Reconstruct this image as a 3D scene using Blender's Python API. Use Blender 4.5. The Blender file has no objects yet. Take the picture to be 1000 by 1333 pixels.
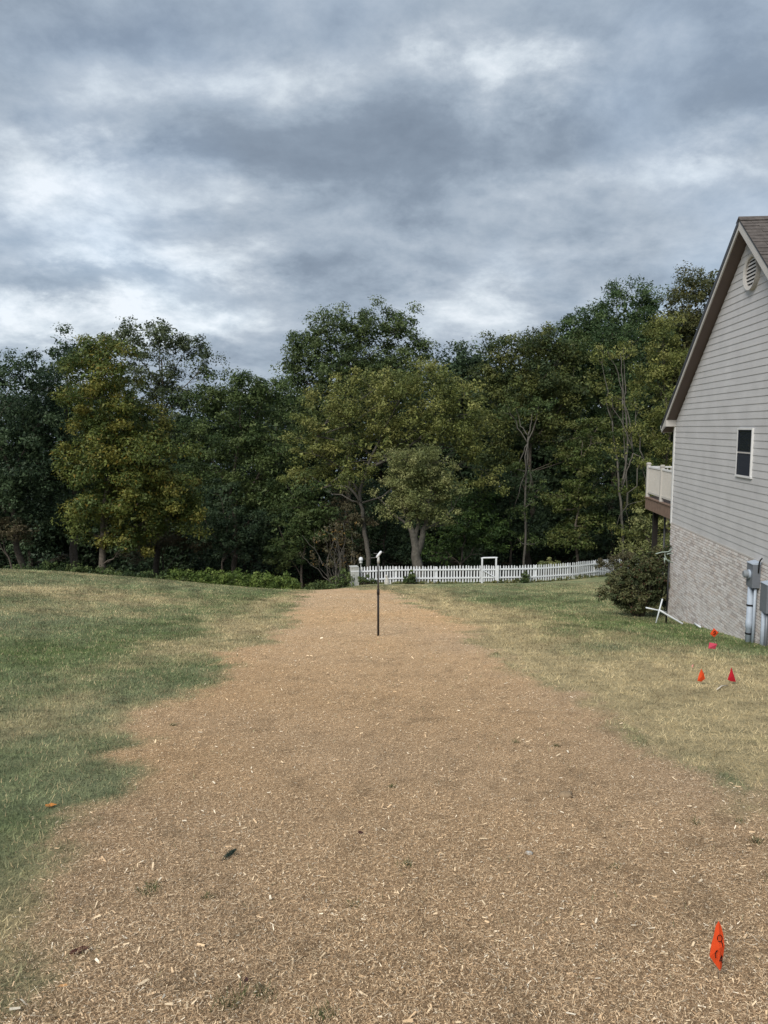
import bpy, math
import numpy as np
from math import radians, sin, cos, pi

# ------------------------------------------------------------------ camera, sky, sun, exposure
scene = bpy.context.scene
EYE = 1.62
PITCH = radians(6.25)
cd = bpy.data.cameras.new('camera')
cam = bpy.data.objects.new('camera', cd)
scene.collection.objects.link(cam)
cam.location = (0, 0, EYE)
cam.rotation_euler = (pi / 2 - PITCH, 0, 0)
cd.sensor_fit = 'VERTICAL'
cd.sensor_height = 36.0
cd.lens = 36.0 * 1000.0 / 1333.0
cd.clip_start = 0.05
cd.clip_end = 2000
scene.camera = cam

SUN_EL, SUN_AZ = radians(43), radians(215)      # azimuth clockwise from +Y: behind the camera, to its left
world = bpy.data.worlds.new('World')
scene.world = world
world.use_nodes = True


class NT:
    """small helper for math node chains"""
    def __init__(self, tree):
        self.t = tree; self.n = tree.nodes; self.l = tree.links

    def put(self, node, i, v):
        if hasattr(v, 'is_linked') or hasattr(v, 'links'):
            self.l.new(v, node.inputs[i])
        else:
            node.inputs[i].default_value = v

    def m(self, op, a, b=0.0, c=0.0, clamp=False):
        x = self.n.new('ShaderNodeMath'); x.operation = op; x.use_clamp = clamp
        self.put(x, 0, a); self.put(x, 1, b); self.put(x, 2, c)
        return x.outputs[0]

    def vm(self, op, a, b=(0, 0, 0)):
        x = self.n.new('ShaderNodeVectorMath'); x.operation = op
        self.put(x, 0, a); self.put(x, 1, b)
        return x.outputs[0]

    def noise(self, vec, scale, detail=4.0, rough=0.5, dist=0.0, col=False):
        x = self.n.new('ShaderNodeTexNoise')
        if vec is not None: self.l.new(vec, x.inputs['Vector'])
        x.inputs['Scale'].default_value = scale; x.inputs['Detail'].default_value = detail
        x.inputs['Roughness'].default_value = rough; x.inputs['Distortion'].default_value = dist
        return x.outputs['Color' if col else 'Fac']

    def ramp(self, fac, stops):
        x = self.n.new('ShaderNodeValToRGB'); e = x.color_ramp.elements
        e[0].position, e[0].color = stops[0][0], (*stops[0][1], 1)
        e[1].position, e[1].color = stops[-1][0], (*stops[-1][1], 1)
        for p, c in stops[1:-1]:
            q = e.new(p); q.color = (*c, 1)
        self.l.new(fac, x.inputs[0]); return x.outputs[0]

    def mix(self, fac, a, b, mode='MIX'):
        x = self.n.new('ShaderNodeMix'); x.data_type = 'RGBA'; x.blend_type = mode
        self.put(x, 0, fac)
        for i, v in ((6, a), (7, b)):
            self.put(x, i, v if not isinstance(v, tuple) else (*v, 1) if len(v) == 3 else v)
        return x.outputs[2]

    def comb(self, x, y, z):
        c = self.n.new('ShaderNodeCombineXYZ')
        self.put(c, 0, x); self.put(c, 1, y); self.put(c, 2, z); return c.outputs[0]

    def sep(self, v):
        s = self.n.new('ShaderNodeSeparateXYZ'); self.l.new(v, s.inputs[0]); return s.outputs


def px_ray(x, y):
    xn = (x - 500.0) / 1000.0; yn = (666.5 - y) / 1000.0
    c, s = cos(PITCH), sin(PITCH)
    return np.array([xn, c + yn * s, yn * c - s])


def build_world():
    nt = world.node_tree; nt.nodes.clear(); N = NT(nt)
    out = nt.nodes.new('ShaderNodeOutputWorld'); bg = nt.nodes.new('ShaderNodeBackground')
    bg.inputs['Strength'].default_value = 0.1
    nt.links.new(bg.outputs[0], out.inputs[0])
    sky = nt.nodes.new('ShaderNodeTexSky'); sky.sky_type = 'NISHITA'; sky.sun_disc = False
    sky.sun_elevation = SUN_EL; sky.sun_rotation = SUN_AZ
    sky.air_density = 1.0; sky.dust_density = 1.0
    tc = nt.nodes.new('ShaderNodeTexCoord')
    d = tc.outputs['Generated']
    x, y, z = N.sep(d)
    zc = N.m('MAXIMUM', z, 0.0)
    den = N.m('ADD', zc, 0.34)
    # coordinates on the cloud layer
    u = N.m('DIVIDE', x, den); v = N.m('DIVIDE', y, den)
    P = N.comb(u, N.m('MULTIPLY', v, 1.0), 0.37)
    warp = N.vm('SUBTRACT', N.noise(P, 0.9, 3, 0.5, col=True), (0.5, 0.5, 0.5))
    sc = nt.nodes.new('ShaderNodeVectorMath'); sc.operation = 'SCALE'
    nt.links.new(warp, sc.inputs[0]); sc.inputs['Scale'].default_value = 0.30
    P2 = N.vm('ADD', P, sc.outputs[0])
    big = N.noise(P2, 1.5, 4, 0.5)
    mid = N.noise(P2, 4.2, 8, 0.60, 0.15)
    pf = N.noise(P2, 3.1, 7, 0.56, 0.0)
    puff = N.m('SUBTRACT', 1.0, N.m('MULTIPLY', N.m('ABSOLUTE', N.m('SUBTRACT', pf, 0.5)), 4.0))   # creased, billowing
    fine = N.noise(P, 13.0, 8, 0.66, 0.2)
    val = N.m('ADD', N.m('MULTIPLY', N.m('SUBTRACT', big, .5), 0.50), N.m('MULTIPLY', N.m('SUBTRACT', mid, .5), 0.95))
    val = N.m('ADD', val, N.m('MULTIPLY', N.m('SUBTRACT', fine, .5), 0.30))
    val = N.m('SUBTRACT', val, N.m('MULTIPLY', N.m('SUBTRACT', puff, .62), 0.16))
    rag = N.m('ADD', 0.55, N.m('MULTIPLY', N.m('ADD', mid, N.m('MULTIPLY', fine, .5)), 0.95))
    # the cloud banks and breaks of this sky, as soft shapes given by azimuth and elevation
    wn = N.noise(P2, 3.6, 8, 0.62, col=True)
    wx, wy, wz = N.sep(wn)
    az = N.m('ADD', N.m('ARCTAN2', x, y), N.m('MULTIPLY', N.m('SUBTRACT', wx, 0.5), 0.34))
    el = N.m('ADD', N.m('ARCSINE', z), N.m('MULTIPLY', N.m('SUBTRACT', wy, 0.5), 0.13))
    blobs = [(650, 80, 80, 34, .46), (385, 105, 70, 26, .28), (95, 250, 90, 36, .40), (260, 335, 110, 18, .30),
             (60, 408, 120, 22, .34), (610, 395, 75, 34, .24), (925, 205, 60, 22, .26), (700, 245, 90, 16, .15),
             (170, 110, 90, 30, .14), (300, 245, 60, 14, .14), (560, 310, 60, 18, .10), (0, 175, 60, 18, .15),
             (250, 425, 80, 16, .22), (770, 320, 90, 12, .10),
             (500, 200, 170, 40, -.15), (880, 135, 160, 34, -.16), (180, 40, 180, 30, -.12), (90, 355, 80, 14, -.22),
             (780, 15, 120, 20, -.12), (420, 350, 90, 26, -.14), (300, 455, 60, 16, -.10), (180, 175, 120, 20, -.12),
             (800, 380, 60, 40, -.04), (480, 30, 90, 24, -.10)]
    for bx, by, rx, ry, a in blobs:
        r = px_ray(bx, by); r = r / np.linalg.norm(r)
        a0 = math.atan2(r[0], r[1]); e0 = math.asin(r[2])
        ex = N.m('MULTIPLY', N.m('SUBTRACT', az, a0), 1000.0 / rx)
        ey = N.m('MULTIPLY', N.m('SUBTRACT', el, e0), 1000.0 / ry)
        q = N.m('ADD', N.m('MULTIPLY', ex, ex), N.m('MULTIPLY', ey, ey))
        g = N.m('POWER', 2.718, N.m('MULTIPLY', q, -0.6))
        val = N.m('ADD', val, N.m('MULTIPLY', N.m('MULTIPLY', g, a), rag))
    f = N.m('ADD', val, 0.475, clamp=True)
    cl = N.ramp(f, [(0.0, (.200, .244, .305)), (0.25, (.270, .322, .390)), (0.42, (.372, .430, .500)),
                    (0.60, (.490, .540, .600)), (0.80, (.69, .735, .775)), (1.0, (.90, .92, .94))])
    cl = N.mix(1.0, cl, (3.82, 3.98, 4.14), 'MULTIPLY')
    thin = N.m('MULTIPLY', N.m('SUBTRACT', N.noise(P2, 1.6, 3), 0.5, clamp=True), 0.5)
    col = N.mix(thin, cl, sky.outputs[0])
    nt.links.new(col, bg.inputs['Color'])


build_world()
sd = bpy.data.lights.new('sun', 'SUN')
sd.energy = 1.5; sd.angle = radians(28); sd.color = (1.0, 0.955, 0.88)
sun = bpy.data.objects.new('sun', sd); scene.collection.objects.link(sun)
# a sun lamp shines along its local -Z
sun.rotation_euler = (pi / 2 - SUN_EL, 0, pi - SUN_AZ)
scene.view_settings.view_transform = 'Standard'
scene.view_settings.look = 'None'
scene.view_settings.exposure = 1.35
scene.view_settings.gamma = 1.0
scene.view_settings.use_curve_mapping = False
scene.cycles.max_bounces = 6
scene.cycles.use_denoising = True
scene.cycles.denoising_input_passes = 'RGB_ALBEDO_NORMAL'
scene.cycles.denoising_prefilter = 'NONE'
scene.cycles.transparent_max_bounces = 6

# ------------------------------------------------------------------ helpers
COL = scene.collection
rng = np.random.default_rng(7)


def hash2(ix, iy, seed):
    h = (ix.astype(np.int64) * 374761393 + iy.astype(np.int64) * 668265263 + seed * 974711) & 0xFFFFFFFF
    h = ((h ^ (h >> 13)) * 1274126177) & 0xFFFFFFFF
    return ((h ^ (h >> 16)) & 0xFFFF) / 65535.0


def vnoise(x, y, seed=0):
    x = np.asarray(x, float); y = np.asarray(y, float)
    ix = np.floor(x); iy = np.floor(y); fx = x - ix; fy = y - iy
    fx = fx * fx * (3 - 2 * fx); fy = fy * fy * (3 - 2 * fy)
    a = hash2(ix, iy, seed); b = hash2(ix + 1, iy, seed); c = hash2(ix, iy + 1, seed); d = hash2(ix + 1, iy + 1, seed)
    return a + (b - a) * fx + (c - a) * fy + (a - b - c + d) * fx * fy


def fbm(x, y, sc, octv=4, seed=0, gain=.5):
    t = 0; amp = 1; tot = 0
    for i in range(octv):
        t = t + amp * vnoise(np.asarray(x) / sc, np.asarray(y) / sc, seed + i * 17); tot += amp
        amp *= gain; sc *= .5
    return t / tot


def sstep(t):
    t = np.clip(t, 0, 1); return t * t * (3 - 2 * t)


def splus(t, k=2.0):
    return np.where(t > 20 * k, t, k * np.log1p(np.exp(np.minimum(t, 20 * k) / k)))


def ground(x, y):
    x = np.asarray(x, float); y = np.asarray(y, float)
    z = -0.168 * splus(y + 1.0, .5) + .168
    z = z + .118 * splus(y - 66, 2.0)                              # valley floor flattens out
    z = z + 1.05 * sstep((-x - 3) / 16) * sstep((y + 2) / 14)          # bank on the left
    z = z - .17 * splus(y - 38, 1.2) * sstep((-x - .5) / 6) * (1 - .75 * sstep((y - 60) / 8))
    z = z + .42 * sstep((x - 8) / 9) * sstep((y - 34) / 14)
    z = z - .17 * np.exp(-((x - 8) / 2.2) ** 2) * sstep((y - 9) / 5) * sstep((25 - y) / 3)
    z = z - .06 * np.exp(-((x - .3) / 3.0) ** 2)
    z = z + .05 * (fbm(x, y, 2.6, 3, 3) - .5) + .10 * (fbm(x, y, 9, 2, 5) - .5) * sstep((y - 4) / 8)
    return z


def g1(x, y):
    return float(ground(np.array([x]), np.array([y]))[0])


def hit(px, py):
    """pixel of the photograph -> point on the ground (nearest crossing)"""
    d = px_ray(px, py)
    t = np.concatenate([np.linspace(.5, 20, 1500), np.linspace(20, 110, 3000)])
    z = EYE + d[2] * t; gz = ground(d[0] * t, d[1] * t)
    k = np.argmax(z < gz)
    if k == 0: k = len(t) - 1
    return np.array([d[0] * t[k], d[1] * t[k], gz[k]])


def at(px, py, Y):
    d = px_ray(px, py); t = Y / d[1]
    return np.array([d[0] * t, Y, EYE + d[2] * t])


def make_mesh(name, V, faces, col=None, smooth=False):
    """faces: list of int arrays (n,3) or (n,4); col: per-vertex rgb"""
    me = bpy.data.meshes.new(name)
    V = np.asarray(V, np.float32)
    faces = [np.asarray(f, np.int32) for f in faces if len(f)]
    loops = np.concatenate([f.ravel() for f in faces])
    sizes = np.concatenate([np.full(len(f), f.shape[1], np.int32) for f in faces])
    starts = np.concatenate([[0], np.cumsum(sizes)[:-1]]).astype(np.int32)
    me.vertices.add(len(V)); me.vertices.foreach_set('co', V.ravel())
    me.loops.add(len(loops)); me.loops.foreach_set('vertex_index', loops)
    me.polygons.add(len(sizes)); me.polygons.foreach_set('loop_start', starts)
    me.polygons.foreach_set('loop_total', sizes)
    me.polygons.foreach_set('use_smooth', np.full(len(sizes), bool(smooth)))
    me.update(calc_edges=True)
    if col is not None:
        ca = me.color_attributes.new('Col', 'FLOAT_COLOR', 'POINT')
        c4 = np.ones((len(V), 4), np.float32); c4[:, :3] = col
        ca.data.foreach_set('color', c4.ravel())
    return me


class MB:
    """collects simple shapes into one mesh"""
    def __init__(self):
        self.V = []; self.Q = []; self.T = []; self.n = 0; self.C = []

    def add(self, V, Q=(), T=(), c=None):
        V = np.asarray(V, float).reshape(-1, 3)
        if len(Q): self.Q.append(np.asarray(Q, int).reshape(-1, 4) + self.n)
        if len(T): self.T.append(np.asarray(T, int).reshape(-1, 3) + self.n)
        self.V.append(V); self.n += len(V)
        if c is not None: self.C.append(np.tile(np.asarray(c, float), (len(V), 1)))
        return self

    def box(self, x0, x1, y0, y1, z0, z1, c=None):
        V = [(x, y, z) for z in (z0, z1) for y in (y0, y1) for x in (x0, x1)]
        return self.add(V, [(0, 2, 3, 1), (4, 5, 7, 6), (0, 1, 5, 4), (2, 6, 7, 3), (0, 4, 6, 2), (1, 3, 7, 5)], c=c)

    def prism(self, poly, a, b, axis=0, c=None):
        """poly: 2D outline in the two other axes, extruded from a to b along axis"""
        n = len(poly); V = []
        for w in (a, b):
            for p in poly:
                q = list(p); q.insert(axis, w); V.append(q)
        Q = [(i, (i + 1) % n, n + (i + 1) % n, n + i) for i in range(n)]
        self.add(V, Q, c=c); base = self.n - 2 * n
        for i in range(1, n - 1):
            self.T.append(np.array([[base, base + i + 1, base + i], [base + n, base + n + i, base + n + i + 1]]))
        return self

    def tube(self, pts, rad, k=6, cap=True, c=None):
        pts = np.asarray(pts, float); m = len(pts)
        rad = np.full(m, rad, float) if np.isscalar(rad) else np.asarray(rad, float)
        tg = np.gradient(pts, axis=0) if m > 2 else np.repeat((pts[1] - pts[0])[None], 2, 0)
        tg = tg / (np.linalg.norm(tg, axis=1, keepdims=True) + 1e-9)
        ref = np.array([0, 0, 1.]) if abs(tg[0][2]) < .8 else np.array([1., 0, 0])
        A = np.cross(tg, ref); A /= (np.linalg.norm(A, axis=1, keepdims=True) + 1e-9)
        B = np.cross(tg, A)
        th = np.linspace(0, 2 * pi, k, endpoint=False)
        ring = (np.cos(th)[None, :, None] * A[:, None] + np.sin(th)[None, :, None] * B[:, None]) * rad[:, None, None] + pts[:, None]
        V = ring.reshape(-1, 3)
        i, j = np.meshgrid(np.arange(m - 1), np.arange(k), indexing='ij')
        j2 = (j + 1) % k
        Q = np.stack([i * k + j, i * k + j2, (i + 1) * k + j2, (i + 1) * k + j], -1).reshape(-1, 4)
        T = []
        if cap:
            V = np.concatenate([V, pts[:1], pts[-1:]]); a = m * k
            for q in range(k):
                T.append((a, (q + 1) % k, q)); T.append((a + 1, (m - 1) * k + q, (m - 1) * k + (q + 1) % k))
        return self.add(V, Q, T, c=c)

    def build(self, name, mat, parent=None, smooth=False, loc=None):
        me = make_mesh(name, np.concatenate(self.V), self.Q + self.T,
                       np.concatenate(self.C) if self.C else None, smooth)
        return link(name, me, mat, parent, loc)


def link(name, me, mat, parent=None, loc=None):
    o = bpy.data.objects.new(name, me); COL.objects.link(o)
    if mat is not None and not me.materials: me.materials.append(mat)
    if parent is not None: o.parent = parent
    if loc is not None: o.location = loc
    return o


def thing(name, label, cat, loc=(0, 0, 0), rz=0, group=None):
    o = bpy.data.objects.new(name, None); COL.objects.link(o)
    o.empty_display_size = .2
    o.location = loc; o.rotation_euler = (0, 0, rz)
    return tag(o, label, cat, group)


def tag(o, label=None, cat=None, group=None, kind=None):
    if label: o['label'] = label
    if cat: o['category'] = cat
    if group: o['group'] = group
    if kind: o['kind'] = kind
    return o


def mat(name, base, rough=.7, noise=0.0, nscale=20, spec=.3, metal=0.0, bump=0.0, bscale=60, attr=False, transl=0.0):
    m = bpy.data.materials.new(name); m.use_nodes = True
    nt = m.node_tree; N = NT(nt); b = nt.nodes['Principled BSDF']
    b.inputs['Roughness'].default_value = rough; b.inputs['Metallic'].default_value = metal
    b.inputs['Specular IOR Level'].default_value = spec
    geo = nt.nodes.new('ShaderNodeTexCoord').outputs['Object']
    if attr:
        a = nt.nodes.new('ShaderNodeAttribute'); a.attribute_name = 'Col'; c = a.outputs['Color']
    else:
        rgb = nt.nodes.new('ShaderNodeRGB'); rgb.outputs[0].default_value = (*base, 1); c = rgb.outputs[0]
    if noise > 0:
        f = N.noise(geo, nscale, 5, .6)
        lo, hi = 1 - noise, 1 + noise
        k = N.ramp(f, [(.25, (lo, lo, lo)), (.75, (hi, hi, hi))])
        c = N.mix(1.0, c, k, 'MULTIPLY')
    nt.links.new(c, b.inputs['Base Color'])
    if bump > 0:
        bn = nt.nodes.new('ShaderNodeBump'); bn.inputs['Strength'].default_value = bump
        bn.inputs['Distance'].default_value = .01
        nt.links.new(N.noise(geo, bscale, 5, .6), bn.inputs['Height']); nt.links.new(bn.outputs[0], b.inputs['Normal'])
    if transl > 0:
        tr = nt.nodes.new('ShaderNodeBsdfTranslucent'); nt.links.new(c, tr.inputs['Color'])
        mx = nt.nodes.new('ShaderNodeMixShader'); mx.inputs[0].default_value = transl
        nt.links.new(b.outputs[0], mx.inputs[1]); nt.links.new(tr.outputs[0], mx.inputs[2])
        nt.links.new(mx.outputs[0], nt.nodes['Material Output'].inputs[0])
    return m


# ------------------------------------------------------------------ materials
M = {}
M['leaf'] = mat('leaf', (0, 0, 0), .6, attr=True, transl=.30, spec=.3)
M['grass'] = mat('grass_blade', (0, 0, 0), .7, attr=True, transl=.15, spec=.2)
M['chip'] = mat('wood_chip', (0, 0, 0), .85, attr=True, spec=.15)
M['bark'] = mat('bark', (.115, .098, .080), .9, .45, 9, bump=.8, bscale=25, spec=.1)
M['pale_bark'] = mat('pale_bark', (.105, .097, .084), .9, .45, 7, bump=.6, bscale=22, spec=.1)
M['siding'] = mat('vinyl_siding', (.455, .45, .455), .55, .11, 1.6, bump=.12, bscale=45)
M['trim'] = mat('trim', (.44, .42, .40), .55, .06, 3)
M['white_trim'] = mat('white_trim', (.60, .60, .60), .5, .06, 4)
M['soffit'] = mat('soffit', (.12, .092, .085), .65, .08, 2)
M['fascia_dark'] = mat('drip_edge', (.035, .037, .042), .5)
M['brick'] = mat('whitewashed_brick', (0, 0, 0), .85, .22, 28, attr=True, bump=.5, bscale=90, spec=.15)
M['mortar'] = mat('mortar', (.17, .145, .13), .95, .2, 22, spec=.1)
M['shingle'] = mat('shingle', (.105, .092, .085), .95, .35, 9, bump=.6, bscale=120, spec=.1)
M['glass'] = mat('window_glass', (.012, .016, .026), .12, spec=.5)
M['mesh_screen'] = mat('insect_screen', (.022, .026, .038), .45, spec=.3)
M['metal_box'] = mat('grey_metal', (.16, .175, .20), .5, .12, 9, metal=.2)
M['conduit'] = mat('grey_conduit', (.34, .39, .46), .55, .10, 7)
M['black'] = mat('black_metal', (.012, .012, .013), .45)
M['rust'] = mat('dark_steel', (.022, .017, .015), .7, .35, 30)
M['galv'] = mat('galvanised', (.10, .10, .10), .5, .2, 20, metal=.3)
M['white_paint'] = mat('white_paint', (.66, .68, .71), .6, .10, 6)
M['worn_white'] = mat('worn_white', (.42, .43, .41), .75, .22, 8)
M['vinyl'] = mat('cream_vinyl', (.47, .45, .42), .5, .05, 4)
M['deck_wood'] = mat('brown_deck_board', (.17, .115, .088), .75, .3, 8)
M['dark_wood'] = mat('dark_post', (.018, .015, .013), .8, .2, 10)
M['pvc'] = mat('white_pvc', (.62, .65, .68), .45, .08, 8)
M['pale_green'] = mat('pale_green_tube', (.30, .36, .32), .6, .1, 10)
M['orange'] = mat('orange_flag_vinyl', (.80, .095, .025), .45, .08, 30, transl=.25)
M['red'] = mat('red_flag_vinyl', (.52, .018, .035), .45, .08, 30, transl=.2)
M['pink'] = mat('faded_pink_flag_vinyl', (.62, .075, .13), .45, .1, 30, transl=.2)
M['ink'] = mat('black_ink', (.012, .008, .008), .6)
M['wire'] = mat('flag_wire', (.20, .17, .14), .5, metal=.5)
M['meter_glass'] = mat('meter_dome', (.20, .22, .24), .15, spec=.6)
M['stone'] = mat('pale_stone', (.42, .40, .36), .85, .25, 9)


def ground_material():
    m = bpy.data.materials.new('lawn_and_chips'); m.use_nodes = True
    nt = m.node_tree; N = NT(nt); b = nt.nodes['Principled BSDF']
    b.inputs['Roughness'].default_value = .95; b.inputs['Specular IOR Level'].default_value = .08
    pos = nt.nodes.new('ShaderNodeNewGeometry').outputs['Position']
    a = nt.nodes.new('ShaderNodeAttribute'); a.attribute_name = 'Col'
    k = nt.nodes.new('ShaderNodeAttribute'); k.attribute_name = 'chips'
    mk = k.outputs['Fac']
    # wood chips: crossed stretched noise in several colours
    sx = nt.nodes.new('ShaderNodeMapping'); nt.links.new(pos, sx.inputs[0]); sx.inputs['Scale'].default_value = (1, 2.2, 1); sx.inputs['Rotation'].default_value = (0, 0, .5)
    sy = nt.nodes.new('ShaderNodeMapping'); nt.links.new(pos, sy.inputs[0]); sy.inputs['Scale'].default_value = (2.2, 1, 1); sy.inputs['Rotation'].default_value = (0, 0, .2)
    n1 = N.noise(sx.outputs[0], 46, 6, .78, .6); n2 = N.noise(sy.outputs[0], 52, 6, .78, .6)
    nn = N.m('MULTIPLY', N.m('ADD', n1, n2), .5)
    chip = N.ramp(nn, [(.37, (.30, .25, .20)), (.46, (.72, .69, .66)), (.53, (1.04, 1.04, 1.04)), (.60, (1.38, 1.42, 1.48)), (.67, (1.7, 1.8, 2.0))])
    # grass: fine mottling
    g1_ = N.noise(pos, 42, 5, .75, .4); g2_ = N.noise(pos, 4.2, 4, .6, .5)
    gr = N.ramp(N.m('ADD', N.m('MULTIPLY', g1_, .65), N.m('MULTIPLY', g2_, .35)), [(.36, (.32, .36, .32)), (.5, (1, 1, 1)), (.64, (1.75, 1.65, 1.5))])
    f = N.mix(mk, gr, chip)
    c = N.mix(1.0, a.outputs['Color'], f, 'MULTIPLY')
    nt.links.new(c, b.inputs['Base Color'])
    bn = nt.nodes.new('ShaderNodeBump'); bn.inputs['Strength'].default_value = .9; bn.inputs['Distance'].default_value = .025
    h = N.m('ADD', N.m('MULTIPLY', nn, 1.0), N.m('MULTIPLY', g1_, .6))
    nt.links.new(h, bn.inputs['Height']); nt.links.new(bn.outputs[0], b.inputs['Normal'])
    return m


# ------------------------------------------------------------------ the ground: chips strip, lawn, dry grass
LEFT = [(-60, 1420), (5, 1333), (30, 1240), (55, 1160), (95, 1095), (135, 1045), (175, 970), (192, 936), (262, 900), (292, 872),
        (300, 850), (352, 832), (372, 803), (385, 780), (398, 767)]
RIGHT = [(470, 767), (508, 769), (540, 786), (592, 803), (612, 828), (655, 858), (700, 880), (772, 908), (835, 955), (855, 985),
         (945, 1008), (1000, 1040), (1120, 1100), (1300, 1250), (1500, 1420)]
poly = np.array([hit(*p)[:2] for p in LEFT + RIGHT])


def sdist(x, y):
    """signed distance to the outline of the chip strip, positive inside"""
    x = np.asarray(x, float); y = np.asarray(y, float)
    best = np.full(x.shape, 1e9); inside = np.zeros(x.shape, bool)
    n = len(poly)
    for i in range(n):
        a = poly[i]; b = poly[(i + 1) % n]; e = b - a
        t = np.clip(((x - a[0]) * e[0] + (y - a[1]) * e[1]) / (e @ e + 1e-9), 0, 1)
        best = np.minimum(best, (x - a[0] - t * e[0]) ** 2 + (y - a[1] - t * e[1]) ** 2)
        cnd = (a[1] > y) != (b[1] > y)
        xs = a[0] + (y - a[1]) * e[0] / (e[1] if abs(e[1]) > 1e-9 else 1e-9)
        inside ^= cnd & (x < xs)
    return np.where(inside, 1, -1) * np.sqrt(best)


def chips_mask(x, y):
    s = sdist(x, y)
    w = .14 + .016 * np.maximum(y, 0)
    e = s + (fbm(x, y, 1.1, 6, 21, .72) - .5) * (1.1 + .05 * np.maximum(y, 0))
    return sstep(.5 + e / (2 * w))


# patches of the lawn: pixel, radii, dryness change, greenness change
PATCH = [(120, 775, 150, 14, .55, 0), (250, 790, 80, 10, .2, 0), (350, 775, 60, 12, -.4, .5), (90, 845, 110, 22, -.35, .45), (280, 850, 70, 14, .40, 0),
         (230, 880, 90, 16, .1, -.1), (150, 930, 120, 30, .20, -.25), (330, 818, 45, 12, .85, 0), (380, 775, 22, 10, .8, 0), (30, 1040, 60, 70, -.25, .2), (40, 930, 60, 30, .1, -.2),
         (200, 820, 120, 12, -.2, .2), (60, 1190, 60, 60, .25, 0),
         (680, 780, 100, 12, -.15, .25), (780, 785, 60, 10, -.15, .2), (640, 822, 40, 18, .5, 0), (585, 795, 40, 8, .45, 0), (850, 815, 110, 14, -.75, .75), (960, 838, 60, 8, -.8, .6),
         (740, 830, 60, 10, -.1, .1), (900, 880, 110, 28, .75, 0), (740, 875, 80, 18, .50, 0), (960, 930, 90, 40, .85, 0), (820, 920, 80, 26, .5, 0),
         (890, 985, 50, 12, -.55, -.5), (990, 1000, 40, 20, .0, -.2), (1000, 1080, 60, 40, .6, 0), (1100, 950, 150, 90, .6, 0)]
PW = []
for (px, py, rx, ry, dd, gg) in PATCH:
    c = hit(px, py); a = hit(px, py + ry); b = hit(px, max(py - ry, 766))
    PW.append((c[0], c[1], rx * c[1] / 1000.0, max(.3, abs(b[1] - a[1]) / 2), dd, gg))


def lawn_fields(x, y):
    dry = .34 - .10 * sstep((-x - 1) / 3) + .06 * sstep((x - 3) / 3) - .24 * sstep((y - 20) / 8) * sstep((x - 1) / 3) + .7 * (fbm(x, y, 2.7, 5, 40, .6) - .5) + .5 * (fbm(x * .8, y * .3, 1.6, 3, 50) - .5) + .75 * (fbm(x, y, .5, 3, 45, .6) - .5)
    gr = .38 + .7 * (fbm(x, y, 4.0, 4, 60) - .5) + .6 * (fbm(x, y, .45, 3, 65) - .5)
    for (cx, cy, rx, ry, dd, gg) in PW:
        w = np.exp(-(((x - cx) / rx) ** 2 + ((y - cy) / ry) ** 2))
        dry = dry + w * dd * .66; gr = gr + w * gg * .6
    s = sdist(x, y)
    dry = dry + (.08 + .62 * sstep(x / 3)) * np.exp(-(s / (.5 + .06 * np.maximum(y, 0))) ** 2) * (s < 0)
    return np.clip(dry, 0, 1), np.clip(gr, 0, 1)


GREEN = np.array([.128, .172, .064]); GREY = np.array([.215, .236, .138]); STRAW = np.array([.440, .355, .205]); RUST = np.array([.33, .20, .10])


def lawn_color(x, y):
    dry, gr = lawn_fields(x, y)
    c = GREY[None] + (GREEN - GREY)[None] * gr[:, None]
    c = c + (STRAW[None] - c) * sstep(dry)[:, None] * .92
    return c


CH = np.array([.560, .385, .228])


def chip_color(x, y):
    v = .86 + .28 * fbm(x, y, .5, 5, 80, .7)
    r = fbm(x, y, 3.0, 3, 90)
    c = CH[None] * v[:, None] * (1 + (np.array([.04, 0, -.07])[None] * (r[:, None] - .5) * 3))
    dk = sstep((fbm(x, y, .16, 3, 95, .65) - .62) / .08)[:, None]
    c = c * (1 - .20 * dk)
    # the strip's colour gets lighter farther down
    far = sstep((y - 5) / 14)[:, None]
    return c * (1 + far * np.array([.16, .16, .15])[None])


def build_ground():
    ys = [-6.0]
    while ys[-1] < 220:
        y = ys[-1]; ys.append(y + (.5 if y < 0 else .07 + .0085 * max(y, 0) + (.0 if y < 60 else .05 * (y - 60))))
    ys = np.array(ys)
    u = np.linspace(-1, 1, 301)
    xs = np.sign(u) * (9 * np.abs(u) + 111 * np.abs(u) ** 4)
    X, Y = np.meshgrid(xs, ys)
    x = X.ravel(); y = Y.ravel(); z = ground(x, y)
    nx, ny = len(xs), len(ys)
    i, j = np.meshgrid(np.arange(ny - 1), np.arange(nx - 1), indexing='ij')
    F = np.stack([i * nx + j, i * nx + j + 1, (i + 1) * nx + j + 1, (i + 1) * nx + j], -1).reshape(-1, 4)
    mk = chips_mask(x, y)
    c = lawn_color(x, y)
    # woodland floor beyond the lawn: leaf litter
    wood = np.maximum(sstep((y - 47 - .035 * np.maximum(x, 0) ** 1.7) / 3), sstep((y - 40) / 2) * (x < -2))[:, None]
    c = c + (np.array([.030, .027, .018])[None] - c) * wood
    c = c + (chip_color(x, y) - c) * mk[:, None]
    me = make_mesh('ground', np.stack([x, y, z], -1), [F], c, True)
    at_ = me.attributes.new('chips', 'FLOAT', 'POINT'); at_.data.foreach_set('value', mk.astype(np.float32))
    o = link('ground', me, ground_material()); tag(o, kind='structure')
    return o


build_ground()

# ------------------------------------------------------------------ the house
HY = 21.99; HX = 6.25 + .0935 * HY
TH = math.atan(.0935)                                  # the gable wall runs away from the camera, a little to the right
house = thing('house', 'two-storey house with beige siding over whitewashed brick, gable end facing the lawn', 'house', (HX, HY, 0), -TH)
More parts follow.
